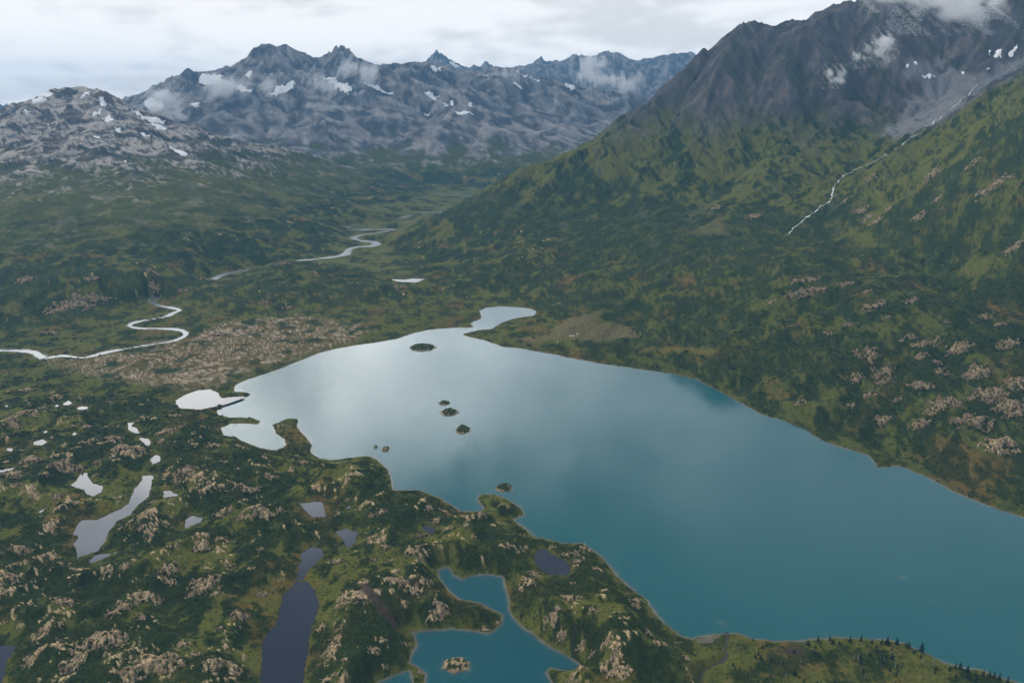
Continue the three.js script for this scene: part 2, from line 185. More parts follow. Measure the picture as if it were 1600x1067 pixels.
// patches of ground with a cover of their own
const REGIONS = {
  bog: [[-1171.8, -1924.3], [-1074.8, -1940.3], [-957.3, -2006.8], [-906.0, -2179.5], [-832.4, -2283.6], [-618.1, -2335.5], [-389.3, -2233.9], [-419.5, -2096.0], [-527.8, -1967.5], [-600.6, -1877.8], [-650.6, -1745.2], [-748.3, -1693.4], [-872.5, -1745.2], [-1041.5, -1814.0]],
  meadow: [[0.0, -2126.5], [70.5, -2120.0], [168.6, -2264.0], [266.3, -2301.0], [236.5, -2193.2], [330.8, -2152.7], [345.8, -2075.7], [222.3, -2051.1], [138.7, -2081.9], [51.9, -2075.7]],
  sedge: [[346.2, -1975.7], [393.5, -1964.1], [467.9, -1930.2], [516.2, -1897.3], [486.0, -1870.7], [447.0, -1908.2], [373.1, -1941.4], [327.0, -1958.4]],
  valley: [[-1079.8, -2815.3], [-937.8, -3037.5], [-837.3, -3127.9], [-806.8, -3385.6], [-799.6, -3798.8], [-929.1, -4224.2], [-866.4, -4526.1], [-643.9, -5065.5], [-546.3, -6011.8], [-142.5, -6011.8], [-308.0, -4967.2], [-466.2, -4224.2], [-531.3, -3563.8], [-455.3, -3154.7], [-384.4, -2951.9], [-604.1, -3101.6], [-818.5, -3154.7], [-912.8, -2951.9], [-1033.8, -2815.3]],
  mud: [[-200.5, -901.7], [-187.2, -906.0], [-170.2, -878.1], [-154.8, -856.8], [-133.7, -835.0], [-139.1, -828.8], [-158.0, -841.3], [-180.5, -867.3]],
  delta: [[221.3, -825.9], [237.2, -834.4], [256.6, -836.9], [239.7, -818.7], [223.8, -816.3]],
  deltaB: [[299.4, -805.6], [322.5, -806.8], [334.1, -818.6], [343.2, -816.2], [347.5, -802.1], [330.8, -797.6], [312.7, -799.8]],
};
const SHORE_SPRUCES = [[269.2, -811.5, 4], [290.9, -823.4, 5], [369.2, -822.2, 8], [384.2, -824.0, 8], [384.6, -816.2, 9], [407.2, -821.0, 8], [420.8, -822.2, 9], [432.3, -818.6, 6], [442.8, -816.2, 8], [449.7, -816.2, 11], [461.2, -816.2, 10], [470.4, -811.5, 7], [473.5, -811.5, 8], [484.7, -803.3, 14], [513.2, -771.9, 10], [520.3, -768.7, 9], [532.9, -760.2, 8], [539.0, -758.1, 9], [542.8, -756.0, 10], [546.7, -752.8, 11], [553.6, -748.7, 9]];  // x, z, height
const SNAGS = [[308.6, -775.2, 9], [334.4, -781.8, 8], [340.1, -775.2, 8], [308.1, -756.0, 7], [305.2, -760.2, 4], [398.0, -787.4, 9], [402.0, -786.3, 10], [429.8, -781.8, 9], [439.1, -773.0, 13], [454.5, -795.3, 7], [473.6, -802.1, 8], [474.9, -781.8, 8], [485.2, -777.4, 11], [476.3, -761.2, 8], [421.4, -779.6, 7], [457.8, -752.8, 8], [396.9, -754.9, 8]];  // x, z, height
const SPRUCE_FLAT = [[274, -809], [375, -814], [468, -802], [521, -760], [557, -726], [241, -716], [230, -756]];
const TENTS = [[160.2, -2104.0], [167.0, -2100.8], [179.1, -2110.4]];
// clouds: centre, half sizes, thickness, label
const CLOUDS = [
  [-2491, 718, -7850, 301, 151, 211, 1.0, 'thick puff of cloud on the flank below the left twin summit'],
  [-2086, 580, -7800, 100, 44, 70, 0.7, 'small low tuft of cloud right of the thick puff'],
  [-1828, 825, -8000, 141, 141, 99, 0.45, 'thin ragged cloud between the twin summits'],
  [-1504, 903, -8250, 172, 172, 120, 0.8, 'torn cloud right of the pointed twin summit'],
  [-1715, 603, -7700, 246, 49, 172, 0.35, 'thin flat veil of cloud below the twin summits'],
  [-1498, 720, -8000, 90, 58, 63, 0.5, 'small shred of cloud under the torn cloud'],
  [853, 993, -9000, 202, 144, 141, 0.9, 'upper part of the bank of cloud before the far blue peaks'],
  [1074, 830, -8700, 223, 111, 156, 0.9, 'lower tongue of the bank of cloud before the far blue peaks'],
  [-68, 928, -9000, 202, 86, 141, 0.6, 'pale cloud on the crest of the grey range'],
  [-873, 905, -8700, 70, 70, 49, 0.3, 'faint wisp on the crest of the grey range'],
  [-3062, 657, -7200, 196, 127, 137, 0.9, 'cloud filling the saddle right of the left mountain'],
  [-2806, 533, -6900, 121, 55, 85, 0.35, 'thin wisp below the cloud in the saddle'],
  [1626, 884, -3700, 47, 53, 33, 0.8, 'upright shred of cloud in front of the right mountain'],
  [1599, 838, -3720, 65, 48, 46, 0.35, 'faint veil beside the upright shred of cloud'],
  [1387, 741, -3600, 43, 40, 30, 0.6, 'detached wisp of cloud lowest on the right mountain'],
  [1502, 829, -3700, 21, 24, 15, 0.6, 'tiny tuft of cloud beside the upright shred'],
  [1777, 1065, -3750, 180, 48, 126, 1.0, 'left half of the cloud capping the right summit'],
  [1897, 1018, -3700, 184, 83, 128, 0.9, 'right half of the cloud capping the right summit'],
  [2018, 1033, -3700, 89, 41, 62, 0.7, 'trailing end of the cloud capping the right summit'],
];
const SHOALS = [[536, -962, 13, 9], [549, -1019, 7, 4], [548, -907, 9, 5], [162, -992, 6, 6], [263, -861, 16, 13]];
const SNOW = [[[-2588.1, -5235.3], [-2568.9, -5254.9], [-2515.2, -5176.4], [-2466, -5011.3]], 
  [[-2472.9, -4908.2], [-2459.8, -4971.2], [-2445.5, -4942.4], [-2446.4, -4855.8]], 
  [[-2391.6, -4847.6], [-2393.7, -4935.4], [-2338.5, -4868.3], [-2352.6, -4822.7]], 
  [[-2367.7, -5186], [-2326.8, -5172.1], [-2241.7, -5149.2], [-2183.7, -5201.6], [-2167.1, -5124.7], [-2227.4, -5107.4], [-2291.2, -5124.6]], 
  [[-2235.7, -5103.2], [-2149.7, -5059.4], [-2110.5, -5062.4], [-2101.7, -4939.8]], 
  [[-1944.1, -4661.1], [-1921.2, -4742.7], [-1816.8, -4590.8], [-1832.9, -4540.9], [-1897.5, -4614.5]], 
  [[-2281.5, -4765.7], [-2264.9, -4777.3], [-2224, -4683.9], [-2265.6, -4735]], 
  [[-2298.5, -4526.9], [-2264.3, -4525.2], [-2263.7, -4504.7], [-2283.8, -4501.3]], 
  [[-2155.7, -4798.8], [-2099.3, -4775.3], [-2071.4, -4693.8], [-2139.9, -4769.4]], 
  [[-2936.7, -5188.5], [-2840.8, -5165.2], [-2826.6, -5154.4], [-2838.8, -5047]], 
  [[-2980.3, -5169.7], [-2822.7, -5048.8], [-2794.2, -4986.7], [-2846.4, -4950.1]], 
  [[-2678.1, -5254], [-2628.9, -5213.3], [-2610.6, -5080.2], [-2623.7, -5086.8]], 
  [[-2849.3, -4861.9], [-2831.6, -4893.1], [-2829.2, -4836.6]], 
  [[-2021.6, -5172.7], [-2007.4, -5185.4], [-2011.2, -5152.3]], 
  [[-2035.8, -4279.6], [-1999.2, -4235.5], [-2002.2, -4216.1]], 
  [[-2313.4, -7966.4], [-2267.4, -8033.6], [-2216.7, -8080.1], [-2196.1, -8053.1], [-2157.6, -8092.8], [-2110.8, -8176.1], [-2105, -8057.2], [-2169.1, -7997.3], [-2251.1, -7954.5]], 
  [[-2641.9, -8014], [-2586.9, -8035.4], [-2492.8, -7868.7], [-2457.9, -7900.3], [-2458.3, -7800.1], [-2574.8, -7917.6]], 
  [[-2606.6, -8220.1], [-2550.6, -8252.3], [-2534.2, -8221], [-2550, -8133.1]], 
  [[-1857.9, -8353.8], [-1730.5, -8271.9], [-1590.3, -8184.4], [-1544.6, -8127.9], [-1577.4, -8019.4], [-1678.4, -8149.4], [-1789.4, -8242.8]], 
  [[-1459.7, -8245.8], [-1314.6, -8211.3], [-1158.5, -8196], [-1173, -8184.6], [-1339.4, -8164.1]], 
  [[-868.9, -8272.9], [-792.5, -8295.8], [-716.4, -8214], [-743.8, -8160.9], [-819.6, -8241.1]], 
  [[-605.5, -8103.6], [-564.6, -8098.3], [-567.2, -8033.9], [-592.5, -8044.5]], 
  [[-664, -8055.9], [-615.3, -8018], [-644.3, -7994.3]], 
  [[-421.3, -8081.6], [-399.3, -8137.6], [-390.9, -7958], [-411.3, -7882]], 
  [[-549.2, -7724.3], [-447.1, -7754.2], [-356.6, -7723.2], [-471.1, -7649.2]], 
  [[-839.8, -7937.8], [-784.9, -7907.3], [-817.9, -7868.4]], 
  [[-2984.7, -7744.7], [-2883.1, -7689.4], [-2870.1, -7616.1], [-2910.7, -7584.8]], 
  [[-3081.6, -8268.6], [-3005.8, -8417.6], [-2853.3, -8345.4], [-2825.3, -8160.6], [-2897.5, -8088], [-3005.7, -8135.9]], 
  [[-3576.4, -8042.6], [-3467.1, -8016.1], [-3332.3, -7911], [-3181.9, -7636.9], [-3283.6, -7696.7], [-3436.1, -7817.3]], 
  [[-849.8, -8794.2], [-740.6, -8969.2], [-781.3, -8761.3]], 
  [[-1059.1, -14363.7], [-986.5, -14497.9], [-870.9, -14021.2], [-978.9, -13966.2]], 
  [[51.8, -9113.1], [172.2, -9065.9], [309.1, -9029.1], [291.6, -9016.6], [137.8, -9067.2]], 
  [[0, -8895.5], [67.7, -8881.4], [118.9, -8900.5], [66.6, -8734.9]], 
  [[570.3, -9069.8], [716.9, -9398.1], [673.3, -9049.2], [588, -9071.2]], 
  [[2191.3, -3827.3], [2189.8, -3797.8], [2180.3, -3772.6], [2174, -3772.8], [2172.7, -3776.2], [2161.2, -3775.8], [2158, -3789], [2182.3, -3825.4]], 
  [[2210, -3795.4], [2218.3, -3792.7], [2219.1, -3788.2], [2230.8, -3785.3], [2251, -3788.4], [2251.1, -3785.1], [2235.1, -3778.5], [2224, -3769.9], [2211.5, -3771.2], [2213.3, -3783.9]], 
  [[2155.4, -3836], [2159.8, -3831.7], [2159.7, -3804.6], [2157.8, -3820]], 
  [[1843.9, -3809.8], [1861.1, -3804.5], [1880.6, -3793.5], [1895.8, -3795.6], [1926.7, -3804.4], [1917.6, -3799.2], [1888.5, -3788.6], [1879.6, -3789.1], [1868.3, -3796.9]], 
  [[1830.1, -3868.2], [1840, -3858.4], [1843.3, -3850.9], [1834.5, -3855.8]], 
  [[2020, -3786.1], [2025.3, -3772.7], [2021, -3769.8], [2017.9, -3775.9]], 
  [[2112.8, -3748], [2124.1, -3745.7], [2120.3, -3742.3], [2114.1, -3743.5]], 
  [[1803.6, -3858.1], [1812.1, -3858.6], [1811.3, -3855.2], [1804.1, -3854.3]]];
Object.assign(REGIONS,  {"scree":[[1521.8, -3366], [1649.7, -3580.8], [1733.8, -3678.8], [1808.5, -3749.7], [1867, -3790.8], [1889.2, -3790.6], [1930, -3806.2], [2006.5, -3809.4], [2026.1, -3769.3], [2051.3, -3730.6], [2115.5, -3745], [2176.7, -3760.9], [2235.9, -3743.6], [2240.4, -3704.4], [2229.2, -3680.7], [2164.2, -3683.9], [2047.5, -3606.2], [1832.1, -3346.7], [1661.3, -3168.8], [1605.3, -3175.6], [1536.2, -3184.8], [1551.3, -3332.4]], "screeUpper":[[1775.8, -3843.8], [1785.1, -3863.1], [1830.4, -3872], [1873.9, -3844.3], [1969.9, -3896.8], [1998.8, -3837.5], [1926.5, -3848.4], [1928.9, -3803.2], [1883.9, -3788.3], [1839.2, -3808], [1818.2, -3831], [1780.4, -3828.3]], "fan":[[1107.1, -2604], [1134.3, -2504.5], [1104.5, -2407.5], [1113.6, -2342.4], [1053, -2420]], "fanB":[[1150, -2049.4], [1216, -2088.7], [1223.6, -2004.3], [1191.6, -1955.9], [1153, -1992.3]], "fanC":[[627.7, -2896.7], [715.2, -2980.9], [795.2, -3073.1], [773.8, -2933.3], [757.4, -2800.7]], "screeLeft":[[671.8, -4069.1], [620.5, -4025.7], [498.9, -4028.4], [369.6, -3952.4], [262.3, -3951.8], [214.4, -4030], [274.5, -3896.2], [394.1, -3881.9], [542.1, -3869.1], [639.9, -3936.7], [712.9, -4026.3]]});
const STREAMS = {"upper":[[2062, -3685.4], [1977.3, -3598.2], [1807, -3360.4], [1781, -3361.5], [1722.4, -3316], [1675.3, -3289.9], [1553.3, -3113.2], [1518, -3107.3], [1500, -3139.1], [1367.1, -2925.5], [1427.9, -3128.4], [1408.6, -3124.8]], "middle":[[1408.6, -3124.8], [1373.3, -3122.3], [1350.7, -3150.3], [1302.9, -3119.6], [1269, -3116.3]], "lower":[[1269, -3116.3], [1245.5, -3099.6], [1203.6, -3037], [1167.9, -2946.2], [1149.3, -2905.9], [1123.6, -2898.9], [1090.3, -2867.3], [1053.5, -2842.4], [1022.7, -2814.8], [998.3, -2792.2], [976.6, -2771.9], [938.8, -2708.4]]};
const CRAGS = [[-475, -788, 29.2, 32.8], [-487, -856, 20.5, 19.8], [-466, -882, 21, 18], [-564, -873, 18, 9], [-546, -829, 6.6, 8], [-484, -748, 17, 20.4], [-379, -743, 24.2, 19.5], [-378, -782, 11.3, 8.2], [-354, -765, 11.1, 8], [-331, -743, 9.7, 9.8], [-353, -822, 6.6, 7.9], [-336, -849, 12.2, 14.6], [-440, -1005, 15.6, 18.7], [-405, -913, 25.9, 25.5], [-381, -894, 8.5, 10.2], [-463, -948, 16.3, 19.1], [-453, -924, 11.6, 9.4], [-523, -947, 8.9, 10.6], [-541, -940, 8.8, 10.6], [-686, -984, 13.7, 14.8], [-656, -913, 14.4, 11.6], [-644, -879, 7, 8.3], [-445, -1107, 15.2, 18.3], [-412, -1087, 6.7, 8], [-381, -1100, 18.5, 22.2], [-691, -1144, 7, 8.4], [-357, -1002, 6.2, 7.5], [-420, -1030, 12.7, 7.7], [-414, -954, 7.5, 7.2], [-387, -962, 9, 9.7], [-353, -951, 6, 7.2], [-487, -932, 4.4, 5.3], [-559, -1082, 6.6, 8], [-410, -727, 14.3, 13.4], [-206, -804, 7.8, 9.3], [-234, -844, 4, 4.9], [-241, -981, 9.2, 9.9], [-188, -761, 3.7, 4.4], [-448, -832, 8, 6.4], [-556, -773, 6.3, 7.5], [-526, -791, 3.8, 4.1], [-326, -908, 8.6, 9.3], [-521, -1040, 9.6, 5.2], [-586, -1070, 6.6, 6.7], [-991, -1629, 19.5, 17.5], [-982, -1464, 19.6, 23.6], [-971, -1511, 12.2, 13.1], [-1037, -1609, 8.6, 10.3], [-1123, -1678, 8.9, 10.7], [-1093, -1695, 22.5, 14.5], [-875, -1624, 10.8, 6.9], [-779, -1469, 11.9, 9.6], [-804, -1464, 7.9, 9.5], [-837, -1467, 13.8, 12.7], [-864, -1466, 9.8, 7.9], [-707, -1350, 36.6, 26.6], [-757, -1401, 24.6, 18.4], [-744, -1506, 16.2, 16.3], [-687, -1526, 18.4, 13.2], [-659, -1429, 15.4, 15.5], [-662, -1390, 9.4, 11.3], [-555, -1243, 20.4, 24.5], [-514, -1211, 10, 12], [-565, -1223, 8.4, 10.1], [-541, -1299, 8.8, 7.1], [-554, -1371, 18.6, 18], [-588, -1365, 11.1, 11.9], [-510, -1298, 8.8, 8.6], [-412, -1241, 11.9, 14.3], [-433, -1194, 24.7, 18.6], [-463, -1173, 6.5, 6.5], [-448, -1111, 15.4, 18.5], [-383, -1103, 15.3, 18.4], [-413, -1090, 9.1, 11], [-362, -1123, 9.4, 10.1], [-635, -1172, 8.1, 9.7], [-688, -1140, 7.9, 9.5], [-733, -1166, 11.3, 13.6], [-852, -1243, 23.9, 22], [-812, -1190, 11.5, 10.6], [-856, -1304, 24.9, 17.2], [-774, -1269, 27.8, 22.4], [-853, -1280, 8.7, 10.5], [-787, -1232, 8.4, 10.1], [-816, -1315, 12.5, 8.7], [-800, -1369, 9.2, 9], [-904, -1354, 9.2, 5.9], [-795, -1343, 11, 13.2], [-735, -1301, 10.7, 11.5], [-715, -1249, 6.9, 8.2], [-575, -1112, 6.2, 7.4], [-372, -1298, 10.7, 12.8], [-385, -1267, 8.6, 8.4], [-466, -1492, 12.1, 14.5], [-881, -1412, 7.6, 9.2], [-899, -1303, 7.1, 8.5], [-547, -1050, 11.8, 7.1], [-372, -1307, 10.3, 12.4], [-383, -1264, 6, 7.2], [-129, -1125, 9.1, 10.9], [-108, -1133, 9.1, 7.4], [-115, -1093, 12.4, 11.4], [-95, -1067, 10.4, 7], [-69, -1062, 6.9, 8.3], [-132, -1051, 13.7, 8.3], [-109, -1023, 10, 6.8], [-139, -995, 13, 15.6], [-122, -994, 6.5, 7.8], [-55, -1034, 6.7, 5.5], [-89, -1028, 5, 5.4], [-182, -1009, 9.9, 10.7], [-244, -983, 11.3, 10.4], [-169, -978, 6.4, 7.7], [-190, -980, 6.4, 7.7], [-148, -925, 9.2, 9.9], [-131, -905, 15.1, 17], [-112, -924, 12.3, 14.7], [-136, -872, 7.3, 8.7], [-91, -865, 14.5, 11.7], [-99, -856, 8.7, 9.3], [-197, -862, 5.8, 5.8], [-221, -872, 5.8, 7], [-202, -1107, 10.7, 12.9], [-215, -1101, 7.1, 8.5], [-33, -843, 8.6, 6.9], [-17, -856, 4.3, 5.2], [-31, -886, 5.9, 4.8], [30, -956, 9.5, 10.2], [23, -924, 15.4, 14.9], [59, -1025, 6.7, 6.8], [106, -1030, 10.1, 10.9], [78, -1005, 9.9, 8], [93, -986, 9.8, 7.9], [118, -973, 9.7, 7.8], [89, -976, 6.4, 5.2], [82, -934, 6.2, 5], [75, -878, 13.2, 14.2], [50, -843, 11.4, 13.6], [60, -821, 8.4, 10], [100, -839, 8.5, 6.8], [134, -855, 4.3, 4.7], [159, -886, 8.9, 9.6], [150, -896, 6, 4.9], [81, -800, 6.8, 8.2], [108, -782, 8, 9.6], [118, -757, 7.8, 9.3], [93, -786, 5.4, 6.5], [109, -742, 15.3, 18.4], [68, -738, 11.5, 8.2], [-154, -802, 8.2, 6.6], [-145, -794, 4.1, 4.9], [-159, -783, 8, 9.6], [-187, -759, 5.2, 6.2], [-145, -772, 5.3, 6.4], [-207, -800, 9.5, 11.4], [-234, -837, 8.5, 10.2], [-209, -822, 6.9, 8.3], [-126, -811, 6.9, 4.5], [-105, -765, 5.3, 6.3], [-203, -740, 12.8, 6.2], [162, -901, 10.1, 8.2], [163, -811, 7.7, 9.2], [174, -792, 9.1, 10.9], [198, -770, 5.9, 7.1], [118, -761, 5.8, 7], [122, -738, 12.8, 13.8], [798, -2125, 52, 14], [772, -2049, 63, 33.9], [874, -2038, 33.3, 20.1], [890, -1958, 24.1, 16.2], [685, -2044, 21, 9.5], [879, -1889, 46.7, 25.1], [964, -1876, 30.8, 12.4], [876, -1803, 14.9, 9], [976, -1732, 10.8, 11.6], [792, -1820, 18.9, 15.2], [878, -1701, 28.3, 17.1], [904, -1666, 41.7, 16.8], [779, -1672, 31.6, 33.9], [893, -1598, 16.8, 13.5], [790, -1614, 30.6, 27.5], [732, -1610, 20.4, 22], [776, -1579, 26.7, 16.2], [872, -1624, 20.4, 13.7], [1070, -1748, 25.3, 17.5], [1073, -1693, 21, 17], [1046, -1616, 33.7, 21.8], [935, -1528, 35.5, 31.2], [917, -1447, 49.2, 29.8], [887, -1558, 19.7, 21.2], [992, -1471, 15.6, 18.7], [819, -1429, 36.6, 19.7], [734, -1540, 19.7, 13.2], [771, -1506, 19.3, 10.4], [601, -1566, 20, 16.2], [689, -1522, 13, 15.6], [744, -1807, 15, 18], [1363, -2302, 68.1, 36.6], [1408, -2498, 29.3, 23.7], [1367, -2639, 36.3, 33.4], [1295, -2457, 29.2, 15.7], [1228, -2424, 29, 31.2], [1216, -2591, 20.6, 24.7], [1167, -2636, 31.5, 25.4], [1176, -2582, 30.9, 25], [1170, -2838, 33.8, 22.7], [1182, -2725, 32.5, 35], [897, -2961, 47.2, 47.6], [790, -3130, 31.1, 37.3], [1235, -1951, 27.5, 31.7], [1267, -2875, 28.3, 22.8], [-796, -2482, 30.6, 32.9], [-701, -2432, 20, 24], [-656, -2372, 24.5, 19.8], [-876, -2998, 36.5, 24.5], [-1104, -2821, 28.7, 23.2], [-1113, -2640, 21.6, 25.9], [-728, -2889, 17.6, 18.9], [-383, -2680, 32.9, 26.5], [-816, -2156, 26.9, 18.1], [-1304, -2162, 27, 29], [-1371, -2416, 64.6, 48.1], [-1603, -2586, 36.9, 42.5], [-1336, -2483, 61.2, 41.1], [-1397, -2369, 44, 39.4], [-1216, -2655, 21.7, 26.1], [-1243, -2727, 27.7, 33.3], [-1396, -2595, 31.7, 25.6], [927, -1399, 35.9, 38.6], [849, -1370, 47.2, 28.5], [837, -1442, 36.9, 29.8], [829, -1527, 32.4, 26.1], [853, -1294, 39.3, 36.2], [986, -1472, 25, 30], [950, -1624, 40.7, 27.4], [726, -1457, 25, 20.2], [769, -1397, 24, 19.4]];
// ---------------------------------------------------------------- the lie of the land
const rbf = (() => {                                               // a surface through the spot heights
  const n = SPOTS.length, m = n + 3, A = Array.from({ length: m }, () => new Float64Array(m + 1)), X = SPOTS.map(p => p[0] / 1000), Z = SPOTS.map(p => p[1] / 1000), C2 = 0.0016;
  for (let i = 0; i < n; i++) {
    for (let j = 0; j < n; j++) A[i][j] = Math.sqrt((X[i] - X[j]) ** 2 + (Z[i] - Z[j]) ** 2 + C2);
    A[i][n] = A[n][i] = 1; A[i][n + 1] = A[n + 1][i] = X[i]; A[i][n + 2] = A[n + 2][i] = Z[i]; A[i][m] = SPOTS[i][2];
  }
  for (let c = 0; c < m; c++) {
    let p = c; for (let r = c + 1; r < m; r++) if (Math.abs(A[r][c]) > Math.abs(A[p][c])) p = r;
    [A[c], A[p]] = [A[p], A[c]];
    for (let r = c + 1; r < m; r++) { const f = A[r][c] / A[c][c]; if (f) for (let k = c; k <= m; k++) A[r][k] -= f * A[c][k]; }
  }
  const wt = new Float64Array(m);
  for (let r = m - 1; r >= 0; r--) { let s = A[r][m]; for (let k = r + 1; k < m; k++) s -= A[r][k] * wt[k]; wt[r] = s / A[r][r]; }
  return (x, z, out) => {
    x /= 1000; z /= 1000; let s = wt[n] + wt[n + 1] * x + wt[n + 2] * z, gx = wt[n + 1], gz = wt[n + 2];
    for (let i = 0; i < n; i++) { const dx = x - X[i], dz = z - Z[i], r = Math.sqrt(dx * dx + dz * dz + C2), q = wt[i] / r; s += wt[i] * r; gx += q * dx; gz += q * dz; }
    out.h = s; out.gx = gx / 1000; out.gz = gz / 1000;
  };
})();

// rills and spurs that run down the slope, branching from coarse to fine
function gullies(x, z, gx, gz, wave, oct, out) {
  let h = 0, fine = 0, amp = 1, sx = gx, sz = gz;
  for (let o = 0; o < oct; o++) {
    const l = Math.hypot(sx, sz) + 1e-5, tx = -sz / l, tz = sx / l, px = x / wave, pz = z / wave, xi = Math.floor(px), zi = Math.floor(pz);
    let s = 0, d = 0, ws = 0;
    for (let j = -1; j <= 1; j++) for (let i = -1; i <= 1; i++) {
      const a = hash2(xi + i + o * 57, zi + j), b = hash2(xi + i - 311, zi + j + o * 91), dx = px - (xi + i + a), dz = pz - (zi + j + b), w = Math.exp(-2.2 * (dx * dx + dz * dz)), ph = (dx * tx + dz * tz) * 5.2;
      s += w * Math.cos(ph); d -= w * Math.sin(ph) * 5.2; ws += w;
    }
    s /= ws; d /= ws;
    h += amp * s; if (o > 1) fine += amp * s * 2.2;
    const k = 0.5 * Math.min(l, 0.7) * d * amp; sx += tx * k; sz += tz * k;
    wave *= 0.5; amp *= 0.55;
  }
  out.fine = fine;
  return h;
}
const GO = { fine: 0 };

// every water as an outline with its level; rivers become outlines round their courses
function bandOutline(line, half) {
  const c = new THREE.CatmullRomCurve3(line.map(p => new THREE.Vector3(p[0], 0, p[1])), false, 'centripetal').getPoints(line.length * 4), L = [], R = [];
  c.forEach((p, i) => {
    const a = c[Math.max(0, i - 1)], b = c[Math.min(c.length - 1, i + 1)], tx = b.x - a.x, tz = b.z - a.z, l = Math.hypot(tx, tz) || 1, w = half * (1 + 0.55 * noise(p.x / 55, p.z / 55));
    L.push([p.x - tz / l * w, p.z + tx / l * w]); R.push([p.x + tz / l * w, p.z - tx / l * w]);
  });
  return [...L, ...R.reverse()];
}
const bodies = [];
const body = (name, level, outline, o) => {
  const xs = outline.map(p => p[0]), zs = outline.map(p => p[1]), pad = Math.max(o.bank, 8) + 4;
  bodies.push({ name, level, outline, ...o, x0: Math.min(...xs) - pad, x1: Math.max(...xs) + pad, z0: Math.min(...zs) - pad, z1: Math.max(...zs) + pad });
};
for (const [k, w] of Object.entries(WATERS)) {
  if (k === 'lake') body(k, w.level, w.outline, { bank: 55, deep: 14, slope: 0.16, wob: 2.6 });
  else if (k.startsWith('teal')) body(k, w.level, w.outline, { bank: 34, deep: 9, slope: 0.7, wob: 1.6 });
  else body(k, w.level, w.outline, { bank: 55, deep: 3, slope: 0.3, wob: 2.6 });
}
const RIVER_AT = { river_a: [0.5, 9], river_b: [0.5, 8.5], river_c: [4, 13], river_d: [11, 17], river_e: [14, 17], river_f: [20, 14], river_g: [23, 14], river_h: [30, 18], creek: [1, 1.5] };
for (const [k, l] of Object.entries(RIVERS)) body(k, RIVER_AT[k][0], bandOutline(l, RIVER_AT[k][1]), { bank: k === 'creek' ? 9 : 40, deep: 2, slope: 0.25, wob: k === 'creek' ? 0.9 : 1.5 });
function edgeDistance(o, x, z) {                                   // below 0 inside the outline
  let d = 1e12, inside = false;
  for (let i = 0, j = o.length - 1; i < o.length; j = i++) {
    const ax = o[j][0], az = o[j][1], bx = o[i][0], bz = o[i][1], ex = bx - ax, ez = bz - az, t = clamp(((x - ax) * ex + (z - az) * ez) / (ex * ex + ez * ez + 1e-9)), dx = x - ax - ex * t, dz = z - az - ez * t, q = dx * dx + dz * dz;
    if (q < d) d = q;
    if ((az > z) !== (bz > z) && x < (bx - ax) * (z - az) / (bz - az) + ax) inside = !inside;
  }
  d = Math.sqrt(d); return inside ? -d : d;
}
const inPatch = (o, x, z, soft) => { const b = o.box || (o.box = [Math.min(...o.map(p => p[0])), Math.max(...o.map(p => p[0])), Math.min(...o.map(p => p[1])), Math.max(...o.map(p => p[1]))]);
  return x < b[0] - soft || x > b[1] + soft || z < b[2] - soft || z > b[3] + soft ? 0 : step(soft, -soft, edgeDistance(o, x, z)); };

const near = [];
const B = { h: 0, gx: 0, gz: 0 };
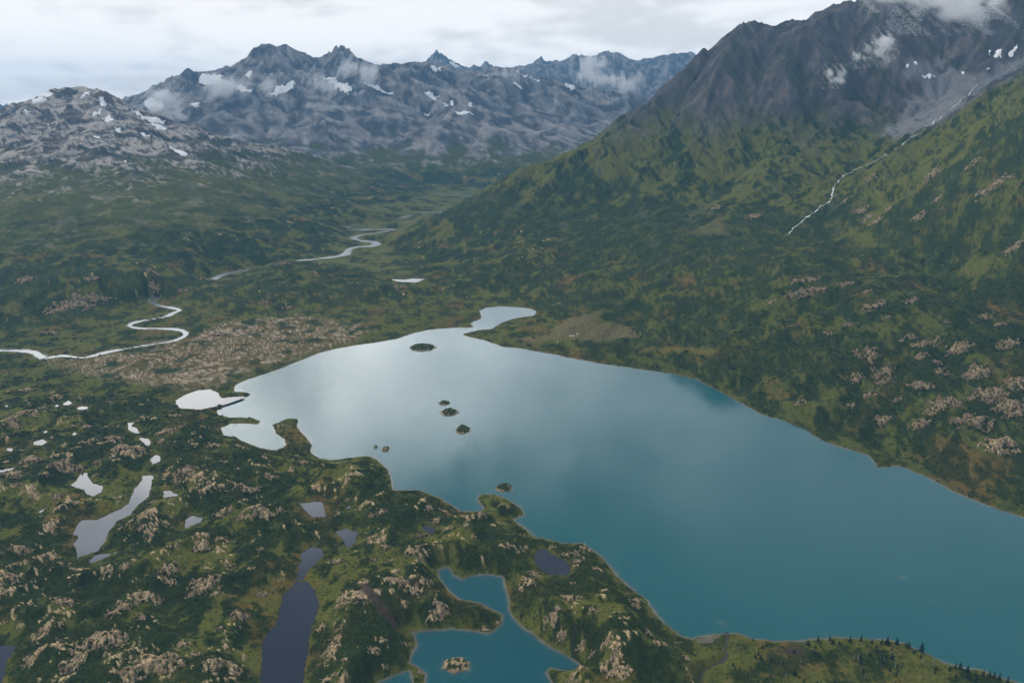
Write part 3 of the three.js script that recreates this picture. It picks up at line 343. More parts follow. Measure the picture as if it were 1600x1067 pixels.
// land(x, z, G): fills G with height, nearest water edge and the ingredients that the ground cover reads
function land(x, z, G) {
  rbf(x, z, B);
  let h = B.h; const base = h, D = -z, slope = Math.hypot(B.gx, B.gz);
  const flatland = inPatch(REGIONS.valley, x, z, 45), rough = step(4, 16, base) * (1 - 0.93 * flatland), mount = step(90, 330, base) * step(2200, 3000, D), far = step(5600, 7000, D);
  // hummocks and glaciated knobs
  const hx = x / 1.0, hz = z / 1.35, wx = fbm(x / 300, z / 300, 2) * 60;
  const hum = fbm((hx + wx) / 150, (hz - wx) / 150, 3, 0.5), knob = ridge((hx - wx) / 95 + 4, hz / 95, 3, 0.5) - 0.9, fine = fbm(x / 26, z / 26, 3, 0.55);
  const nearAmp = lerp(1, 0.75, step(1500, 3000, D));
  h += rough * (1 - mount) * nearAmp * (hum * 9.5 + knob * 8.5) + (0.25 + rough * (1 - mount)) * fine * 1.5;
  // mountains
  let gul = 0, crag = 0; G.rill = 0;
  if (mount > 0) {
    const wv = lerp(330, 900, far), am = lerp(30, 62, far) * clamp(slope / 0.4, 0.25, 1.3);
    gul = gullies(x, z, B.gx, B.gz, wv, 4, GO); G.rill = GO.fine;
    crag = ridge(x / lerp(260, 520, far), z / lerp(260, 520, far), 5, 0.52) - 0.9;
    h += mount * (gul * am * 0.75 + crag * lerp(20, 34, far) * step(180, 520, base));
    if (far > 0) h += far * mount * step(420, 800, base) * (ridge(x / 230 + 7, z / 230, 4, 0.55) - 0.9) * 30;
    h += mount * fbm(x / 45, z / 45, 3) * lerp(2.6, 4, far);
  }
  G.gul = gul; G.crag = crag; G.base = base; G.hum = hum; G.knob = knob; G.fine = fine; G.rough = rough; G.mount = mount; G.far = far; G.slope = slope; G.flat = flatland;
  // waters
  G.shore = 1e3; G.water = null; near.length = 0;
  for (const b of bodies) {
    if (x < b.x0 || x > b.x1 || z < b.z0 || z > b.z1) continue;
    b.sd = edgeDistance(b.outline, x, z) + b.wob * (0.7 * noise(x / 17, z / 17) + 0.6 * noise(x / 7, z / 7));
    if (b.sd < G.shore) { G.shore = b.sd; G.water = b; }
    near.push(b);
  }
  if (G.shore <= 0) {
    const b = G.water, sd = b.sd; let sl = b.slope;
    if (b.name === 'lake') sl *= lerp(2.0, 4.0, step(-1100, -1500, z)) * (1 + 0.75 * noise(x / 60, z / 60)) * (x > 500 && D > 950 ? 2.5 : 1);
    h = b.level - 0.2 - Math.min(b.deep, -sd * sl * step(0, 14, -sd) + Math.min(-sd, 5) * 0.05);
    if (b.name === 'lake') for (const [sx, sz, a, c] of SHOALS) { const q = Math.hypot((x - sx) / a, (z - sz) / c); if (q < 2) h = Math.max(h, b.level - 0.75 - 2.6 * q * q + 0.5 * noise(x / 3, z / 3)); }
  } else if (near.length) {
    near.sort((p, q) => q.sd - p.sd);                               // the nearest water shapes the bank last
    for (const b of near) { const sd = b.sd, t = step(0, b.bank, sd), t2 = t * t * 0.4 + t * 0.6, floor = b.level + 0.25 + Math.min(sd, 6) * 0.14; h = lerp(floor + Math.min(sd, b.bank) * 0.05, h, t2); if (sd < 7) h = Math.max(h, floor); }
  }
  G.h = h;
  return h;
}
// ---------------------------------------------------------------- ground cover: what grows or lies where (linear base colours)
const C = (r, g, b) => [r, g, b];
const ALDER = C(0.028, 0.042, 0.010), WILLOW = C(0.058, 0.072, 0.016), GRASS = C(0.118, 0.120, 0.022), STRAW = C(0.22, 0.17, 0.085), RUST = C(0.15, 0.085, 0.026),
  LICHEN = C(0.62, 0.46, 0.25), STONE = C(0.27, 0.19, 0.115), SLATE = C(0.080, 0.077, 0.080), BROWN = C(0.145, 0.115, 0.096), SCREE = C(0.205, 0.20, 0.205), PEAT = C(0.06, 0.042, 0.030), SILT = C(0.15, 0.135, 0.10), PALE = C(0.48, 0.43, 0.38);
const mixc = (a, b, t) => { a[0] += (b[0] - a[0]) * t; a[1] += (b[1] - a[1]) * t; a[2] += (b[2] - a[2]) * t; };
function cover(x, z, G, steep, c) {
  const D = -z, h = G.h, k = D < 3100 ? 1 : D < 6000 ? 1.8 : 3.5, px = x + 0.5 * h, pz = z + 0.9 * h;   // height shifts the pattern so that it wraps round steep faces
  const big = fbm(x / 210 + 5, z / 210, 4), mid = fbm(px / (62 * k), pz / (62 * k) + 8, 4, 0.55), small = fbm(px / (17 * k) + 2, pz / (17 * k), 3, 0.6), tiny = fbm(px / (5.5 * k), pz / (5.5 * k), 2, 0.7);
  c[0] = ALDER[0]; c[1] = ALDER[1]; c[2] = ALDER[2];
  mixc(c, WILLOW, step(-0.2, 0.55, mid * 0.7 + small * 0.6));
  let open = 0, dark = 0, grass = step(0.15, 0.6, big * 0.5 + mid * 0.6 + small * 0.4 + 0.06), rock = 0, bare = 0;
  if (D < 2600 || G.mount < 0.02) {
    grass = Math.max(grass, G.rough < 0.5 ? step(-0.3, 0.5, mid + small * 0.5 + 0.2) * 0.8 : 0);
    if (G.shore < 16 && G.shore > 0) grass = Math.max(grass, step(16, 3, G.shore) * step(-0.4, 0.3, small + 0.1) * 0.7);
    mixc(c, GRASS, grass * (x > 200 && D > 1000 ? 0.6 : 0.9));
    mixc(c, RUST, step(0.2, 0.8, fbm(x / 120 - 20, z / 120, 3) + small * 0.3) * 0.65 * clamp(grass + 0.25)); if (G.flat > 0) mixc(c, [0.125, 0.135, 0.035], G.flat * step(-0.6, 0.4, mid + small * 0.4) * 0.8);
    const patch = G.knob * 0.75 + G.hum * 0.35 + fbm(x / 48 + 40, z / 48, 2) * 0.45;
    rock = (x > 200 && D > 1000 ? 0 : 1) * G.rough * step(8, 30, G.shore) * step(0.50, 0.66, patch + small * 0.5 + tiny * 0.3 - 0.03 - 0.5 * step(1300, 1900, D));
  } else {
    const alt = h + 60 * big + 40 * mid + 26 * small + 30 * G.gul;
    const right = x > -300 - (D - 3400) * 0.25 && D < 5600;
    if (right) {
      const spur = step(1250, 1500, x) * step(3150, 3000, D);
      mixc(c, GRASS, clamp(step(215, 335, alt) * 1.4 * step(-0.65, 0.6, mid * 0.9 + small * 0.7 + big * 0.4 + 0.25 * tiny) + grass * 0.22));
      rock = step(lerp(430, 640, spur), lerp(660, 760, spur), alt + 35 * small) ;
      rock = Math.max(rock, step(0.62, 0.85, G.crag * 0.5 + mid * 0.6 + small * 0.5) * 0.8);
      bare = 1;
    } else if (D < 6000 - 0.15 * Math.max(0, x + 2600)) {
      mixc(c, GRASS, clamp(grass * 0.6 + step(40, 200, alt) * 0.5));
      rock = step(240, 380, alt + 60 * small + 40 * G.crag) * step(0.75, 0.35, mid + small * 0.4 - step(330, 520, h));
      const knobs = step(0.45, 0.8, mid * 0.9 + small * 0.4 + G.crag * 0.3); if (knobs * 0.7 > rock) { rock = knobs * 0.7; dark = 1; }
      bare = 2;
    } else {
      mixc(c, GRASS, clamp(grass * 0.5 + step(40, 180, alt) * 0.5));
      rock = step(170, 330, alt + 60 * mid + 40 * small); bare = 3;
    }
  }
  if (dark && bare === 2) rock *= 0.8;
  if (rock > 0) {
    const s = [0, 0, 0];
    if (bare === 0) {                                                // pale lichen on knobbly bedrock, dark in its joints
      s[0] = STONE[0]; s[1] = STONE[1]; s[2] = STONE[2];
      mixc(s, LICHEN, step(0.1, 0.7, tiny + small * 0.3) * 0.7);
      mixc(s, SLATE, step(0.35, 0.7, fbm(x / 3.1 + 9, z / 3.1, 2)) * 0.7);
    } else {
      const st = gulStripe(x, z, G);
      s[0] = SLATE[0]; s[1] = SLATE[1]; s[2] = SLATE[2];
      if (bare === 1) { mixc(s, [0.185, 0.155, 0.135], step(-0.1, 0.8, st + big * 0.4) * 0.65); mixc(s, ALDER, step(0.25, 0.6, mid + small * 0.4) * 0.45); }
      if (bare === 2) { const ledge = fbm((x + 0.4 * z) / 190, (h + 0.22 * x + 30 * mid) / 26, 3, 0.6); mixc(s, BROWN, step(-0.3, 0.5, big + mid * 0.4) * 0.8); mixc(s, PALE, step(-0.25, 0.4, ledge + small * 0.35) * 0.9 * (1 - 0.75 * dark)); mixc(s, ALDER, step(0.25, 0.6, -ledge + small * 0.3 - step(430, 600, h)) * 0.6); }
      if (bare === 3) { mixc(s, [0.36, 0.345, 0.345], step(-0.45, 0.9, 0.8 * G.rill + 0.7 * big + 0.3 * mid + 0.2 * small) * 0.9); mixc(s, BROWN, step(0.1, 0.5, big + mid * 0.3) * 0.4); mixc(s, PALE, step(0.2, 0.6, fbm((x - 0.3 * z) / 420, (h + 0.3 * x) / 60, 3) + 0.5 * small + 0.3 * G.rill) * 0.35); }
    }
    mixc(c, s, rock);
  }
  // strand bog: straw-coloured banks between wet hollows
  const bog = inPatch(REGIONS.bog, x + 30 * mid, z + 30 * mid, 30);
  if (bog > 0) {
    const a = fbm(x / 380, z / 380, 2) * 0.8 - 0.55, u = x * Math.cos(a) + z * Math.sin(a), v = -x * Math.sin(a) + z * Math.cos(a);
    const strip = Math.abs(noise(u / 150 + 0.4 * mid, v / 25 + big * 2.0 + 0.25 * mid));
    const t = [GRASS[0] * 0.7, GRASS[1] * 0.62, GRASS[2] * 0.8]; mixc(t, RUST, 0.35);
    mixc(t, [0.20, 0.155, 0.095], step(0.42, 0.2, strip) * 0.6); mixc(t, [0.46, 0.37, 0.26], step(0.17, 0.07, strip) * (0.65 + 0.5 * small));
    mixc(c, t, bog * step(-0.55, 0.05, mid + big * 0.6 + 0.15));
  }
  for (const [k, col, am] of [['meadow', STRAW, 0.55], ['sedge', [0.16, 0.135, 0.03], 0.8], ['scree', SCREE, 1], ['screeUpper', SCREE, 0.85], ['fan', GRASS, 0.8], ['fanB', GRASS, 0.8], ['fanC', STRAW, 0.35], ['mud', PEAT, 0.95], ['delta', SILT, 0.8], ['deltaB', PEAT, 0.8]]) {
    const o = REGIONS[k]; if (!o) continue;
    const wob = k.startsWith('scree') ? 25 : k === 'mud' || k.startsWith('delta') ? 3 : 14, p = inPatch(o, x + wob * small, z + wob * mid, wob * 0.6);
    if (p > 0) { const t = [col[0], col[1], col[2]]; mixc(t, k.startsWith('scree') ? SLATE : WILLOW, step(0.1, 0.8, k.startsWith('scree') ? gulStripe(x, z, G) : mid + small) * 0.45); mixc(c, t, p * am); open = Math.max(open, p); if (k.startsWith('scree')) rock = 1; }
  }
  // shores: a thin line of silt and stones, bare bed under water
  if (G.water) {
    const r = G.water.name.startsWith('river'), lk = G.water.name === 'lake' || G.water.name.startsWith('teal');
    const wide = r ? 2 + 11 * Math.max(0, mid) : lk ? 0.3 + 2.6 * Math.max(0, mid + 0.4 * small - 0.05) : 0.6;
    if (G.shore < wide) mixc(c, r ? [0.30, 0.29, 0.28] : lk ? SILT : PEAT, step(wide, wide * 0.3, G.shore) * (r ? 0.6 : 0.55));
    if (G.shore < 0) { const b = lk ? SILT : PEAT, f = 1 + 0.35 * fbm(x / 24, z / 24, 2); c[0] = b[0] * f; c[1] = b[1] * f; c[2] = b[2] * f; return void (G.rock = 0, G.grass = 0, G.bog = 0); }
  }
  const v = 1 + 0.22 * tiny + 0.12 * noise(x / 1.9, z / 1.9);
  c[0] *= v; c[1] *= v; c[2] *= v;
  G.rock = rock; G.grass = grass; G.bog = Math.max(bog, open);
}
const gulStripe = (x, z, G) => G.rill * 0.75 + fbm(x / 38, z / 38, 3) * 0.45;

// ---------------------------------------------------------------- the terrain, one sheet shared out between its landforms
const QUALITY = 1;
const distances = [];
{ let D = 380; while (D < 19500) { distances.push(D); D += (D < 2700 ? 1.35 * (D * D + EYE * EYE) / (EYE * 800) : D < 5600 ? 9.5 : D < 10800 ? 23 : 110) / QUALITY; } }
const COLS = Math.round(1090 * QUALITY), ROWS = distances.length;
const reach = D => 0.68 * D + 170, spread = s => s + Math.sign(s) * 45 * Math.max(0, Math.abs(s) - 0.9) ** 2;   // coarser towards the far sides
const G = {}, gridX = new Float32Array(ROWS * COLS), gridZ = new Float32Array(ROWS * COLS), gridY = new Float32Array(ROWS * COLS);
const gridC = new Float32Array(ROWS * COLS * 3), gridN = new Float32Array(ROWS * COLS * 3), kindOf = new Uint8Array(ROWS * COLS), gridR = new Float32Array(ROWS * COLS);
const KINDS = ['heath', 'valley_floor', 'hill', 'mountain_right', 'mountain_left', 'mountain_range', 'mountain_peaks'];
function landform(x, D, G) {
  if (D > 11300) return 6;
  const rightEdge = -300 - (D - 3400) * 0.25;
  if (D > 6000 - 0.15 * Math.max(0, x + 2600) && !(x > 1200 && D < 5800)) return 5;
  if (D > 2500 && x < rightEdge && G.base > 34) return 4;
  if (D > 2150 && x < -900 && G.base > 26) return 4;
  if (x > rightEdge && G.base > 150 && D > 2120) return 3;
  if (x > 250 && G.base > 60) return D > 2120 ? 3 : 2;
  if (D > 2450 && x > rightEdge && x > -320 && G.base > 26) return 3;
  return D > 1780 && x < 200 ? 1 : x > 250 && D > 1050 ? 2 : 0;
}
const coverStore = [];
for (let r = 0; r < ROWS; r++) for (let q = 0; q < COLS; q++) {
  const i = r * COLS + q, D = distances[r], x = spread(q / (COLS - 1) * 2 - 1) * reach(D), c = [0, 0, 0];
  gridX[i] = x; gridZ[i] = -D; gridY[i] = land(x, -D, G);
  cover(x, -D, G, 0, c);
  // bedrock stands proud of the heath in rough blocks
  if (G.rock > 0 && D < 2600 && G.shore > 2) { const w = cells(x / 6.5, -D / 6.5); gridY[i] += G.rock * (0.4 + 1.3 * w[2]) * step(2200, 1000, D) * step(0.02, 0.16, w[1] - w[0]); }
  gridC[3 * i] = c[0]; gridC[3 * i + 1] = c[1]; gridC[3 * i + 2] = c[2]; kindOf[i] = landform(x, D, G); gridR[i] = D < 2600 ? G.rock : 0;
}
console.log('terrain', ROWS, COLS, ROWS * COLS * 2);
{ const g = (i, j) => [gridX[j] - gridX[i], gridY[j] - gridY[i], gridZ[j] - gridZ[i]];
  for (let r = 0; r < ROWS; r++) for (let q = 0; q < COLS; q++) {
    const i = r * COLS + q, a = g(q ? i - 1 : i, q < COLS - 1 ? i + 1 : i), b = g(r ? i - COLS : i, r < ROWS - 1 ? i + COLS : i);
    let nx = a[1] * b[2] - a[2] * b[1], ny = a[2] * b[0] - a[0] * b[2], nz = a[0] * b[1] - a[1] * b[0]; const l = Math.hypot(nx, ny, nz) || 1;
    gridN[3 * i] = nx / l; gridN[3 * i + 1] = ny / l; gridN[3 * i + 2] = nz / l;
    if (gridR[i] > 0 && ny / l < 0.86) { const t = gridR[i] * step(0.86, 0.7, ny / l), v = 0.8 + 0.5 * hash2(q, r); for (let k = 0; k < 3; k++) gridC[3 * i + k] = lerp(gridC[3 * i + k], lerp(ALDER[k], WILLOW[k], v - 0.5) , t); }   // moss and scrub, not bare rock, on the steepest banks
  } }
const tag = (o, label, category, group, kind) => { o.userData.label = label; o.userData.category = category; if (group) o.userData.group = group; if (kind) o.userData.kind = kind; o.traverse(m => { m.castShadow = m.receiveShadow = true; }); return o; };
const used = {};
const add = (o, name) => { const n = used[name] = (used[name] ?? -1) + 1; o.name = n ? `${name}_${String(n).padStart(3, '0')}` : name; scene.add(o); return o; };
const groundMaterial = new THREE.MeshPhysicalMaterial({ vertexColors: true, roughness: 1, specularIntensity: 0.12 });
const LABELS = {
  heath: ['dark green heath with knobbly pale rock along the near lake shore', 'heath'], valley_floor: ['flat boggy valley floor between river and lake', 'valley floor'],
  hill: ['low green hill with rock outcrops along the right lake shore', 'hill'], mountain_right: ['dark mountain on the right with green lower slopes and grey scree', 'mountain'],
  mountain_left: ['broad rocky mountain on the left, green below and speckled with snow', 'mountain'], mountain_range: ['grey blue mountain range with twin summits across the valley', 'mountain range'],
  mountain_peaks: ['hazy blue peaks farthest away on the skyline', 'peaks'],
};
KINDS.forEach((name, kind) => {
  const map = new Int32Array(ROWS * COLS).fill(-1), pos = [], nor = [], col = [], uv = [], index = [];
  const vert = i => { if (map[i] < 0) { map[i] = pos.length / 3; pos.push(gridX[i], gridY[i], gridZ[i]); nor.push(gridN[3 * i], gridN[3 * i + 1], gridN[3 * i + 2]); col.push(gridC[3 * i], gridC[3 * i + 1], gridC[3 * i + 2]); } return map[i]; };
  for (let r = 0; r < ROWS - 1; r++) for (let q = 0; q < COLS - 1; q++) {
    const i = r * COLS + q; if (kindOf[i] !== kind) continue;
    const a = vert(i), b = vert(i + 1), c = vert(i + COLS), d = vert(i + COLS + 1);
    index.push(a, b, c, b, d, c);
  }
  if (!index.length) return;
  const g = new THREE.BufferGeometry();
  g.setAttribute('position', new THREE.Float32BufferAttribute(pos, 3)); g.setAttribute('normal', new THREE.Float32BufferAttribute(nor, 3)); g.setAttribute('color', new THREE.Float32BufferAttribute(col, 3));
  g.setIndex(index);
  tag(add(new THREE.Mesh(g, groundMaterial), name), ...LABELS[name], null, 'structure');
});
// ---------------------------------------------------------------- water
const grow = (o, by) => {                                          // outline moved outwards
  let area = 0; o.forEach((p, i) => { const q = o[(i + 1) % o.length]; area += p[0] * q[1] - q[0] * p[1]; });
  const s = area > 0 ? 1 : -1;
  return o.map((p, i) => { const a = o[(i + o.length - 1) % o.length], b = o[(i + 1) % o.length]; let nx = b[1] - a[1], nz = -(b[0] - a[0]); const l = Math.hypot(nx, nz) || 1; return [p[0] + s * nx / l * by, p[1] + s * nz / l * by]; });
};
const sheet = (o, y) => { const g = new THREE.ShapeGeometry(new THREE.Shape(o.map(p => new THREE.Vector2(p[0], -p[1])))); g.rotateX(-Math.PI / 2); g.translate(0, y, 0); g.attributes.uv.array.forEach((v, i, a) => { a[i] = v / 900; }); return g; };
const ripple = (() => {                                              // cat's-paws: wind-roughened and smoother water in drifting patches
  const n = 512, px = new Uint8Array(n * n * 4), k = [];
  for (let i = 0; i < 40; i++) { const a = Math.round((rnd() - 0.5) * 14), b = Math.round((rnd() - 0.5) * 24), l = Math.hypot(a, b) + 1.5; k.push([a, b, 1 / l, rnd() * 6.28]); }
  for (let j = 0; j < n; j++) for (let i = 0; i < n; i++) { let s = 0; for (const [a, b, w, p] of k) s += w * Math.sin(2 * Math.PI * (a * i + b * j) / n + p); const q = (j * n + i) * 4; px[q] = px[q + 1] = px[q + 2] = clamp(175 + 30 * s, 70, 255); px[q + 3] = 255; }
  const t = new THREE.DataTexture(px, n, n); t.wrapS = t.wrapT = THREE.RepeatWrapping; t.magFilter = t.minFilter = THREE.LinearFilter; t.needsUpdate = true; return t;
})();
const lakeSurface = new THREE.MeshPhysicalMaterial({ color: 0xffffff, transmission: 1, thickness: 0, roughness: 0.13, roughnessMap: ripple, ior: 1.4 });
const lakeMilk = new THREE.MeshPhysicalMaterial({ color: new THREE.Color().setRGB(0.001, 0.155, 0.175), roughness: 1, specularIntensity: 0, transparent: true, opacity: 0.48 });
const tealMilk = new THREE.MeshPhysicalMaterial({ color: new THREE.Color().setRGB(0.002, 0.125, 0.150), roughness: 1, specularIntensity: 0, transparent: true, opacity: 0.48 });
const pondWater = new THREE.MeshPhysicalMaterial({ color: new THREE.Color().setRGB(0.010, 0.013, 0.026), roughness: 0.08, ior: 1.5 });
const riverWater = new THREE.MeshPhysicalMaterial({ color: new THREE.Color().setRGB(0.12, 0.15, 0.16), roughness: 0.2, ior: 1.36 });
const creekWater = new THREE.MeshPhysicalMaterial({ color: new THREE.Color().setRGB(0.040, 0.038, 0.030), roughness: 0.4, ior: 1.36 });
function milky(name, b, label, category, milk) {
  const o = new THREE.Group();
  const top = new THREE.Mesh(sheet(grow(b.outline, 3.5), b.level), lakeSurface); top.name = 'water_surface'; o.add(top);
  for (const dp of [0.4, 1.1, 2.2, 4.0]) { const m = new THREE.Mesh(sheet(grow(b.outline, 2), b.level - dp), milk); m.name = 'cloudy_water'; o.add(m); }
  return tag(add(o, name), label, category, null, 'structure');
}
const POND_LABELS = {
  mirror: 'bright oval pond beside the far left corner of the lake', long_left: 'long pale pond widening towards the near end, left foreground', sliver: 'thin sliver of water at the foot of the long pale pond', trefoil: 'three-lobed pale pond left of the long pale pond',
  wedge: 'small wedge-shaped pond right of the top of the long pale pond', hook: 'small hook-shaped pond right of the long pale pond', square: 'squarish grey pond above the dark ponds', peat: 'grey pond in a yellow bog right of the upper dark pond',
  upper_dark: 'smaller dark pond feeding the long dark pond from above', long_dark: 'long dark slate pond running out of the bottom of the picture', heart: 'dark pond on the neck of land beside the lake', corner: 'blue pond cut off by the bottom left corner',
  fleck: 'white fleck of pond, left one of the pair above the heath hummocks', fleck2: 'white fleck of pond, right one of the pair above the heath hummocks', fleck3: 'tiny pond just left of the pair of white ponds', bent: 'bent white pond, topmost of the chain above the long pale pond', lower: 'white pond, second of the chain above the long pale pond',
  tooth: 'tooth-shaped pond, lowest of the chain above the long pale pond', leaf: 'leaf-shaped white pond near the left edge', dot: 'small white pond at the left edge below the leaf-shaped one', edge: 'sliver of pond cut by the left picture edge', mid: 'tiny pond right of the leaf-shaped white pond',
  slit: 'tiny slit of water left of the long pale pond', bead: 'tiny bead of water above the leaf-shaped pond', tick: 'tiny pond right of the squarish grey pond', slate: 'small slate grey pond among rocks near the lake shore', speck: 'speck of water at the left edge above the hummocks', upland: 'narrow tarn on the moor beyond the far end of the lake',
};
const river = new THREE.Group();
for (const b of bodies) {
  if (b.name === 'lake') milky('lake', b, 'large turquoise lake filling the middle of the valley', 'lake', lakeMilk);
  else if (b.name.startsWith('teal')) milky('pond', b, b.name === 'teal' ? 'winding teal pond with a rocky islet at the bottom edge' : 'small teal arm of water left of the winding teal pond', 'pond', tealMilk);
  else if (b.name === 'creek') tag(add(new THREE.Mesh(sheet(grow(b.outline, 1.2), b.level), creekWater), 'creek'), 'narrow grey creek running into the lake at the near shore', 'creek', null, 'structure');
  else if (b.name.startsWith('river')) { const m = new THREE.Mesh(sheet(grow(b.outline, 2.5), b.level), riverWater); m.name = 'river_reach'; river.add(m); }
  else tag(add(new THREE.Mesh(sheet(grow(b.outline, 5), b.level), pondWater), 'pond'), POND_LABELS[b.name], 'pond', null, 'structure');
}
tag(add(river, 'river'), 'silvery river winding down the valley on the left', 'river', null, 'structure');

// mountain stream: white water draped down its gully
const white = new THREE.MeshStandardMaterial({ color: new THREE.Color().setRGB(0.72, 0.74, 0.76), roughness: 0.5 });
function ribbon(line, half, lift) {
  const c = new THREE.CatmullRomCurve3(line.map(p => new THREE.Vector3(p[0], 0, p[1]))).getPoints(line.length * 9), pos = [], idx = [], g0 = {};
  c.forEach((p, i) => {
    const a = c[Math.max(0, i - 1)], b = c[Math.min(c.length - 1, i + 1)], tx = b.x - a.x, tz = b.z - a.z, l = Math.hypot(tx, tz) || 1, w = half * clamp(0.6 + 1.2 * noise(i * 0.37, half * 3), 0.05, 1.6), jx = 4 * noise(i * 0.21, 7);
    const mid = land(p.x + jx, p.z, g0);
    for (const s of [-1, 0, 1]) { const x = p.x + jx - tz / l * w * s, z = p.z + tx / l * w * s; pos.push(x, Math.max(land(x, z, g0), mid - 1) + (s ? lift * 0.5 : lift), z); }
    if (i) { const n = i * 3; for (const k of [0, 1]) idx.push(n - 3 + k, n - 2 + k, n + k, n - 2 + k, n + 1 + k, n + k); }
  });
  const g = new THREE.BufferGeometry(); g.setAttribute('position', new THREE.Float32BufferAttribute(pos, 3)); g.setIndex(idx); g.computeVertexNormals(); return g;
}
{ const o = new THREE.Group();
  for (const [k, h] of [['upper', 1.9], ['middle', 1.2], ['lower', 2.9]]) { const m = new THREE.Mesh(ribbon(STREAMS[k], h, 2.2), white); m.name = k === 'lower' ? 'waterfall' : 'stream_run'; o.add(m); }
  tag(add(o, 'mountain_stream'), 'thin white stream tumbling down the gully of the right mountain', 'stream', null, 'structure'); }
// ---------------------------------------------------------------- islands
const rockMaterial = new THREE.MeshPhysicalMaterial({ vertexColors: true, roughness: 0.95, specularIntensity: 0.3 });
function patchMesh(cx, cz, rx, rz, step_, heightAt, colourAt, flat, partName = 'rock', material = rockMaterial) {   // an uneven patch of ground or rock, closed by its edge running into the ground
  const nx = Math.max(6, Math.ceil(2 * rx / step_)), nz = Math.max(6, Math.ceil(2 * rz / step_)), pos = [], col = [], idx = [], ok = [];
  for (let j = 0; j <= nz; j++) for (let i = 0; i <= nx; i++) {
    const jx = i && i < nx ? 0.6 * (hash2(i + cx, j + cz) - 0.5) : 0, jz = j && j < nz ? 0.6 * (hash2(i - cz, j + cx) - 0.5) : 0;
    const x = cx + ((i + jx) / nx * 2 - 1) * rx, z = cz + ((j + jz) / nz * 2 - 1) * rz, y = heightAt(x, z), c = [0, 0, 0];
    colourAt(x, y ?? 0, z, c); pos.push(x - cx, y ?? -1e6, z - cz); col.push(...c); ok.push(y !== null);
  }
  for (let j = 0; j < nz; j++) for (let i = 0; i < nx; i++) {
    const a = j * (nx + 1) + i, b = a + 1, c = a + nx + 1, d = c + 1;
    if (ok[a] && ok[b] && ok[c]) idx.push(a, c, b); if (ok[b] && ok[c] && ok[d]) idx.push(b, c, d);
  }
  const root = [...ok.keys()], find = i => { while (root[i] !== i) i = root[i] = root[root[i]]; return i; };
  for (let i = 0; i < idx.length; i += 3) { root[find(idx[i])] = find(idx[i + 1]); root[find(idx[i + 1])] = find(idx[i + 2]); }
  const parts = {}; for (let i = 0; i < idx.length; i += 3) (parts[find(idx[i])] ??= []).push(idx[i], idx[i + 1], idx[i + 2]);
  const pieces = Object.values(parts).sort((a, b) => b.length - a.length).filter((p, i) => p.length >= 24 || !i);
  if (!pieces.length || pieces[0].length < 12) return null;
  let y0 = Infinity; for (const p of pieces) for (const i of p) y0 = Math.min(y0, pos[3 * i + 1]);
  const make = p => {
    const map = new Map(), pp = [], cc = [], ii = p.map(i => { if (!map.has(i)) { map.set(i, pp.length / 3); pp.push(pos[3 * i], pos[3 * i + 1] - y0, pos[3 * i + 2]); cc.push(col[3 * i], col[3 * i + 1], col[3 * i + 2]); } return map.get(i); });
    let g = new THREE.BufferGeometry(); g.setAttribute('position', new THREE.Float32BufferAttribute(pp, 3)); g.setAttribute('color', new THREE.Float32BufferAttribute(cc, 3)); g.setIndex(ii);
    if (flat) g = g.toNonIndexed(); g.computeVertexNormals(); return new THREE.Mesh(g, material);
  };
  let o; if (pieces.length === 1) o = make(pieces[0]); else { o = new THREE.Group(); for (const p of pieces) { const m = make(p); m.name = partName; o.add(m); } }
  o.position.set(cx, y0, cz); return o;
}
const ISLE_LABELS = { oval: 'largest green island, near the far end of the lake', small: 'small green islet touching the twin island in mid lake', twin: 'oval green island in mid lake with a smaller one behind', lone: 'rocky green islet nearest of the three in mid lake', chip: 'tiny brown rock islet off the left shore', chip2: 'tiniest rock beside the brown islet off the left shore', off_spit: 'small green islet off the hooked spit', teal_islet: 'pale rocky islet in the winding teal pond' };
const tint = (c, a, f) => { c[0] = a[0] * f; c[1] = a[1] * f; c[2] = a[2] * f; };
for (const [k, [cx, cz, rx, rz, hh, lv]] of Object.entries(ISLANDS)) {
  const rocky = k === 'teal_islet' ? 0.5 : k === 'chip' || k === 'chip2' ? 0.35 : 0;
  const m = patchMesh(cx, cz, rx * 1.7, rz * 1.7, 1.3, (x, z) => {
    const q = Math.hypot((x - cx) / rx, (z - cz) / rz) * (1 + 0.2 * noise(x / 8 + cx, z / 8) + 0.1 * noise(x / 3, z / 3));
    return lv + (q < 1 ? hh * (1 - Math.pow(q, 2.6)) * (0.85 + 0.35 * noise(x / 7, z / 7)) + 0.9 * fbm(x / 3.2, z / 3.2, 2) * step(1, 0.8, q) + 0.25 : (1 - q) * 6);
  }, (x, y, z, c) => {
    const n = fbm(x / 5, z / 5, 2), e = y - lv;
    if (n + rocky + 0.9 * step(2.2, 0.4, e) > 0.62) { tint(c, STONE, 1); mixc(c, LICHEN, step(-0.2, 0.5, noise(x / 2, z / 2))); if (e < 0.3) mixc(c, SILT, 0.7); } else { tint(c, ALDER, 1); mixc(c, GRASS, step(-0.1, 0.8, fbm(x / 9, z / 9, 2)) * 0.45); }
  });
  tag(add(m, 'island'), ISLE_LABELS[k], 'island', null, 'structure');
}

